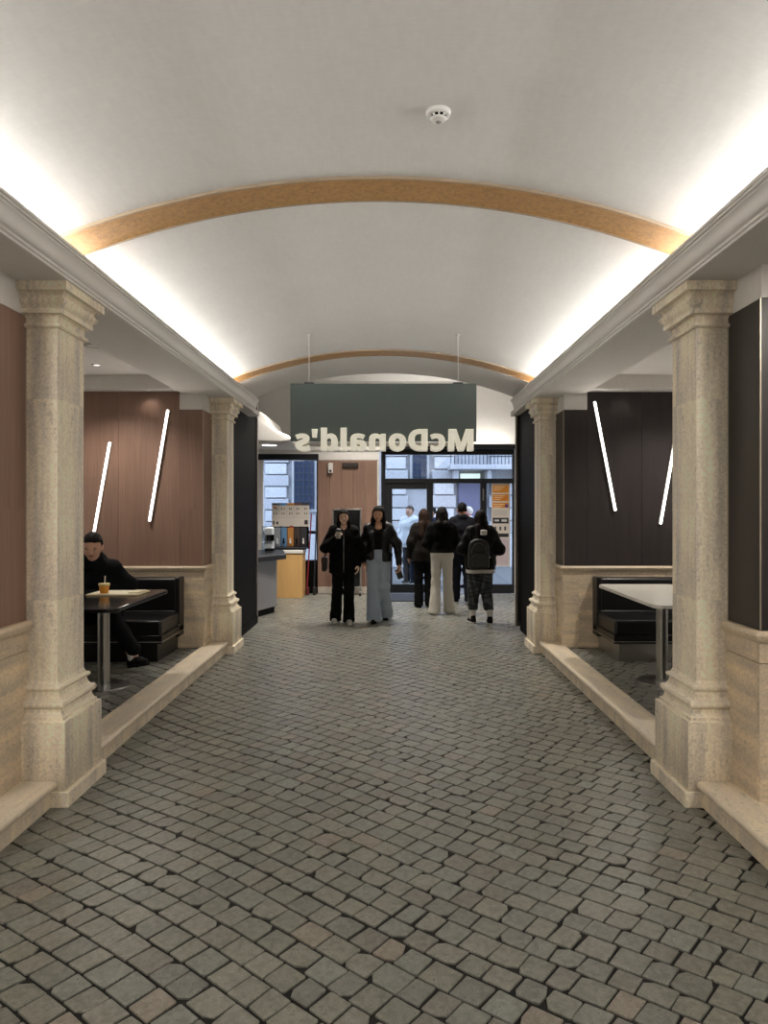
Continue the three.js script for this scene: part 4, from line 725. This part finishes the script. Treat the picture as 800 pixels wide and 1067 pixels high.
// people in the street
person({ label: 'person in a pale jacket outside the glass door', pos: [0.42, -0.05, -15.6], turn: -0.7, H: 1.72, skin: '#b98d72', hair: { style: 'short', color: '#3a322c' }, group: undefined,
  clothes: [{ name: 'jacket', type: 'top', t: 0.045, hem: 0.78, hood: true, skirt: true, mat: cloth('#c3c6c9', 0.8) }, { name: 'trousers', r: [0.092, 0.075, 0.07], waist: 1.02, hem: 0.04, mat: cloth('#20242e') }], shoes: { mat: blackRubber, sole: whiteRubber } });
person({ label: 'person in navy outside, next to the one in a pale jacket', pos: [0.86, -0.05, -15.0], turn: -1.2, H: 1.70, skin: '#b98d72', hair: { style: 'short', color: '#14110f' },
  clothes: [{ name: 'jacket', type: 'top', t: 0.04, hem: 0.78, skirt: true, mat: cloth('#1a2138', 0.8) }, { name: 'trousers', r: [0.092, 0.075, 0.07], waist: 1.02, hem: 0.04, mat: cloth('#1d2740') }], shoes: { mat: blackRubber, sole: whiteRubber } });
person({ label: 'grey haired person with a white collar in the street past the doorway', pos: [1.62, -0.05, -14.9], turn: -1.9, H: 1.70, skin: '#c98f80', hair: { style: 'short', color: '#c9c2ba' },
  clothes: [{ name: 'shirt', type: 'top', t: 0.02, hem: 0.9, collar: true, sleeves: false, mat: cloth('#e4e4e6') }, { name: 'coat', type: 'top', t: 0.04, hem: 0.70, skirt: true, open: 0.04, mat: cloth('#2a2e38', 0.8) }, { name: 'trousers', r: [0.092, 0.075, 0.07], waist: 1.02, hem: 0.04, mat: cloth('#23262e') }], shoes: { mat: blackRubber, sole: blackRubber } });

// ---------------------------------------------------------------- the street and the building across it
{
  const g = struct('ground_street'); local(g, 'paving', bx(-12, 12, -0.25, -0.05, 13.62, 21), std('#6d6c6c', 0.8, { map: grainTex }));
  const stone = std('#cfcccd', 0.85, { map: grainTex }), stone2 = std('#bdbabc', 0.85, { map: grainTex }), darkWin = std('#27324d', 0.15), ironM = std('#2b303a', 0.6);
  const b = thing('street_building', 'pale stone palazzo front across the street with barred windows and balcony', 'building', [0, -0.05, -20]);
  part(b, 'wall', bx(-12, 12, -0.05, 10, 20.1, 20.6), stone2);
  part(b, 'stone_base', rb(-12, 12, -0.05, 0.9, 19.9, 20.1, 0.03), stone);
  const blocks = (x0, x1, h0, h1, st) => { let k = 0; for (let y = h0; y < h1; y += st, k++) { const q = k % 2 ? 0.06 : 0; for (const [a, c] of [[x0 + q, x1 - q]]) part(b, 'stone_block', rb(a + 0.015, c - 0.015, y + 0.014, y + st - 0.014, 19.94, 20.12, 0.02), k % 2 ? stone : stone2); } };
  blocks(-3.6, -2.85, 0.9, 5.2, 0.33); blocks(-0.2, 0.5, 0.9, 5.2, 0.36); blocks(1.15, 1.85, 0.9, 5.2, 0.36); blocks(2.75, 3.7, 0.9, 5.2, 0.36);
  const win = (x0, x1, y0, y1, nx, ny) => { const w = part(b, 'window', rb(x0 - 0.08, x1 + 0.08, y0 - 0.1, y1 + 0.1, 19.98, 20.11, 0.02), stone); part(w, 'pane', bx(x0, x1, y0, y1, 19.95, 19.985), darkWin); const bars = []; for (let i = 0; i <= nx; i++) bars.push(bx(x0 + (x1 - x0) * i / nx - 0.012, x0 + (x1 - x0) * i / nx + 0.012, y0, y1, 19.9, 19.93)); for (let i = 0; i <= ny; i++) bars.push(bx(x0, x1, y0 + (y1 - y0) * i / ny - 0.012, y0 + (y1 - y0) * i / ny + 0.012, 19.9, 19.93)); part(w, 'bars', merged(bars), ironM); };
  win(-2.7, -2.15, 1.6, 3.4, 4, 9); win(-1.2, -0.5, 1.6, 3.4, 4, 9); win(0.62, 1.0, 2.3, 3.4, 3, 5); win(4.2, 4.9, 1.6, 3.4, 4, 9);
  part(b, 'doorway', rb(1.9, 2.7, -0.05, 2.35, 19.97, 20.12, 0.02), std('#55546a', 0.7)); part(b, 'shop_sign', rb(1.95, 2.5, 2.42, 2.58, 19.85, 19.98, 0.01), new THREE.MeshStandardMaterial({ color: '#dfeadb', emissive: new THREE.Color('#e6f2dc'), emissiveIntensity: 0.8 }));
  const bal = part(b, 'balcony', rb(1.6, 4.4, 2.66, 2.80, 19.2, 20.1, 0.02), stone2); const rails = []; for (let i = 0; i <= 28; i++) rails.push(bx(1.62 + i * 0.098, 1.64 + i * 0.098, 2.8, 3.6, 19.24, 19.26)); rails.push(bx(1.6, 4.4, 3.58, 3.63, 19.22, 19.28)); part(bal, 'railing', merged(rails), ironM);
  for (const x of [1.8, 2.7, 3.6, 4.2]) part(bal, 'bracket', rb(x - 0.07, x + 0.07, 2.3, 2.66, 19.45, 20.1, 0.03), stone);
}
renderer.render(scene, camera);
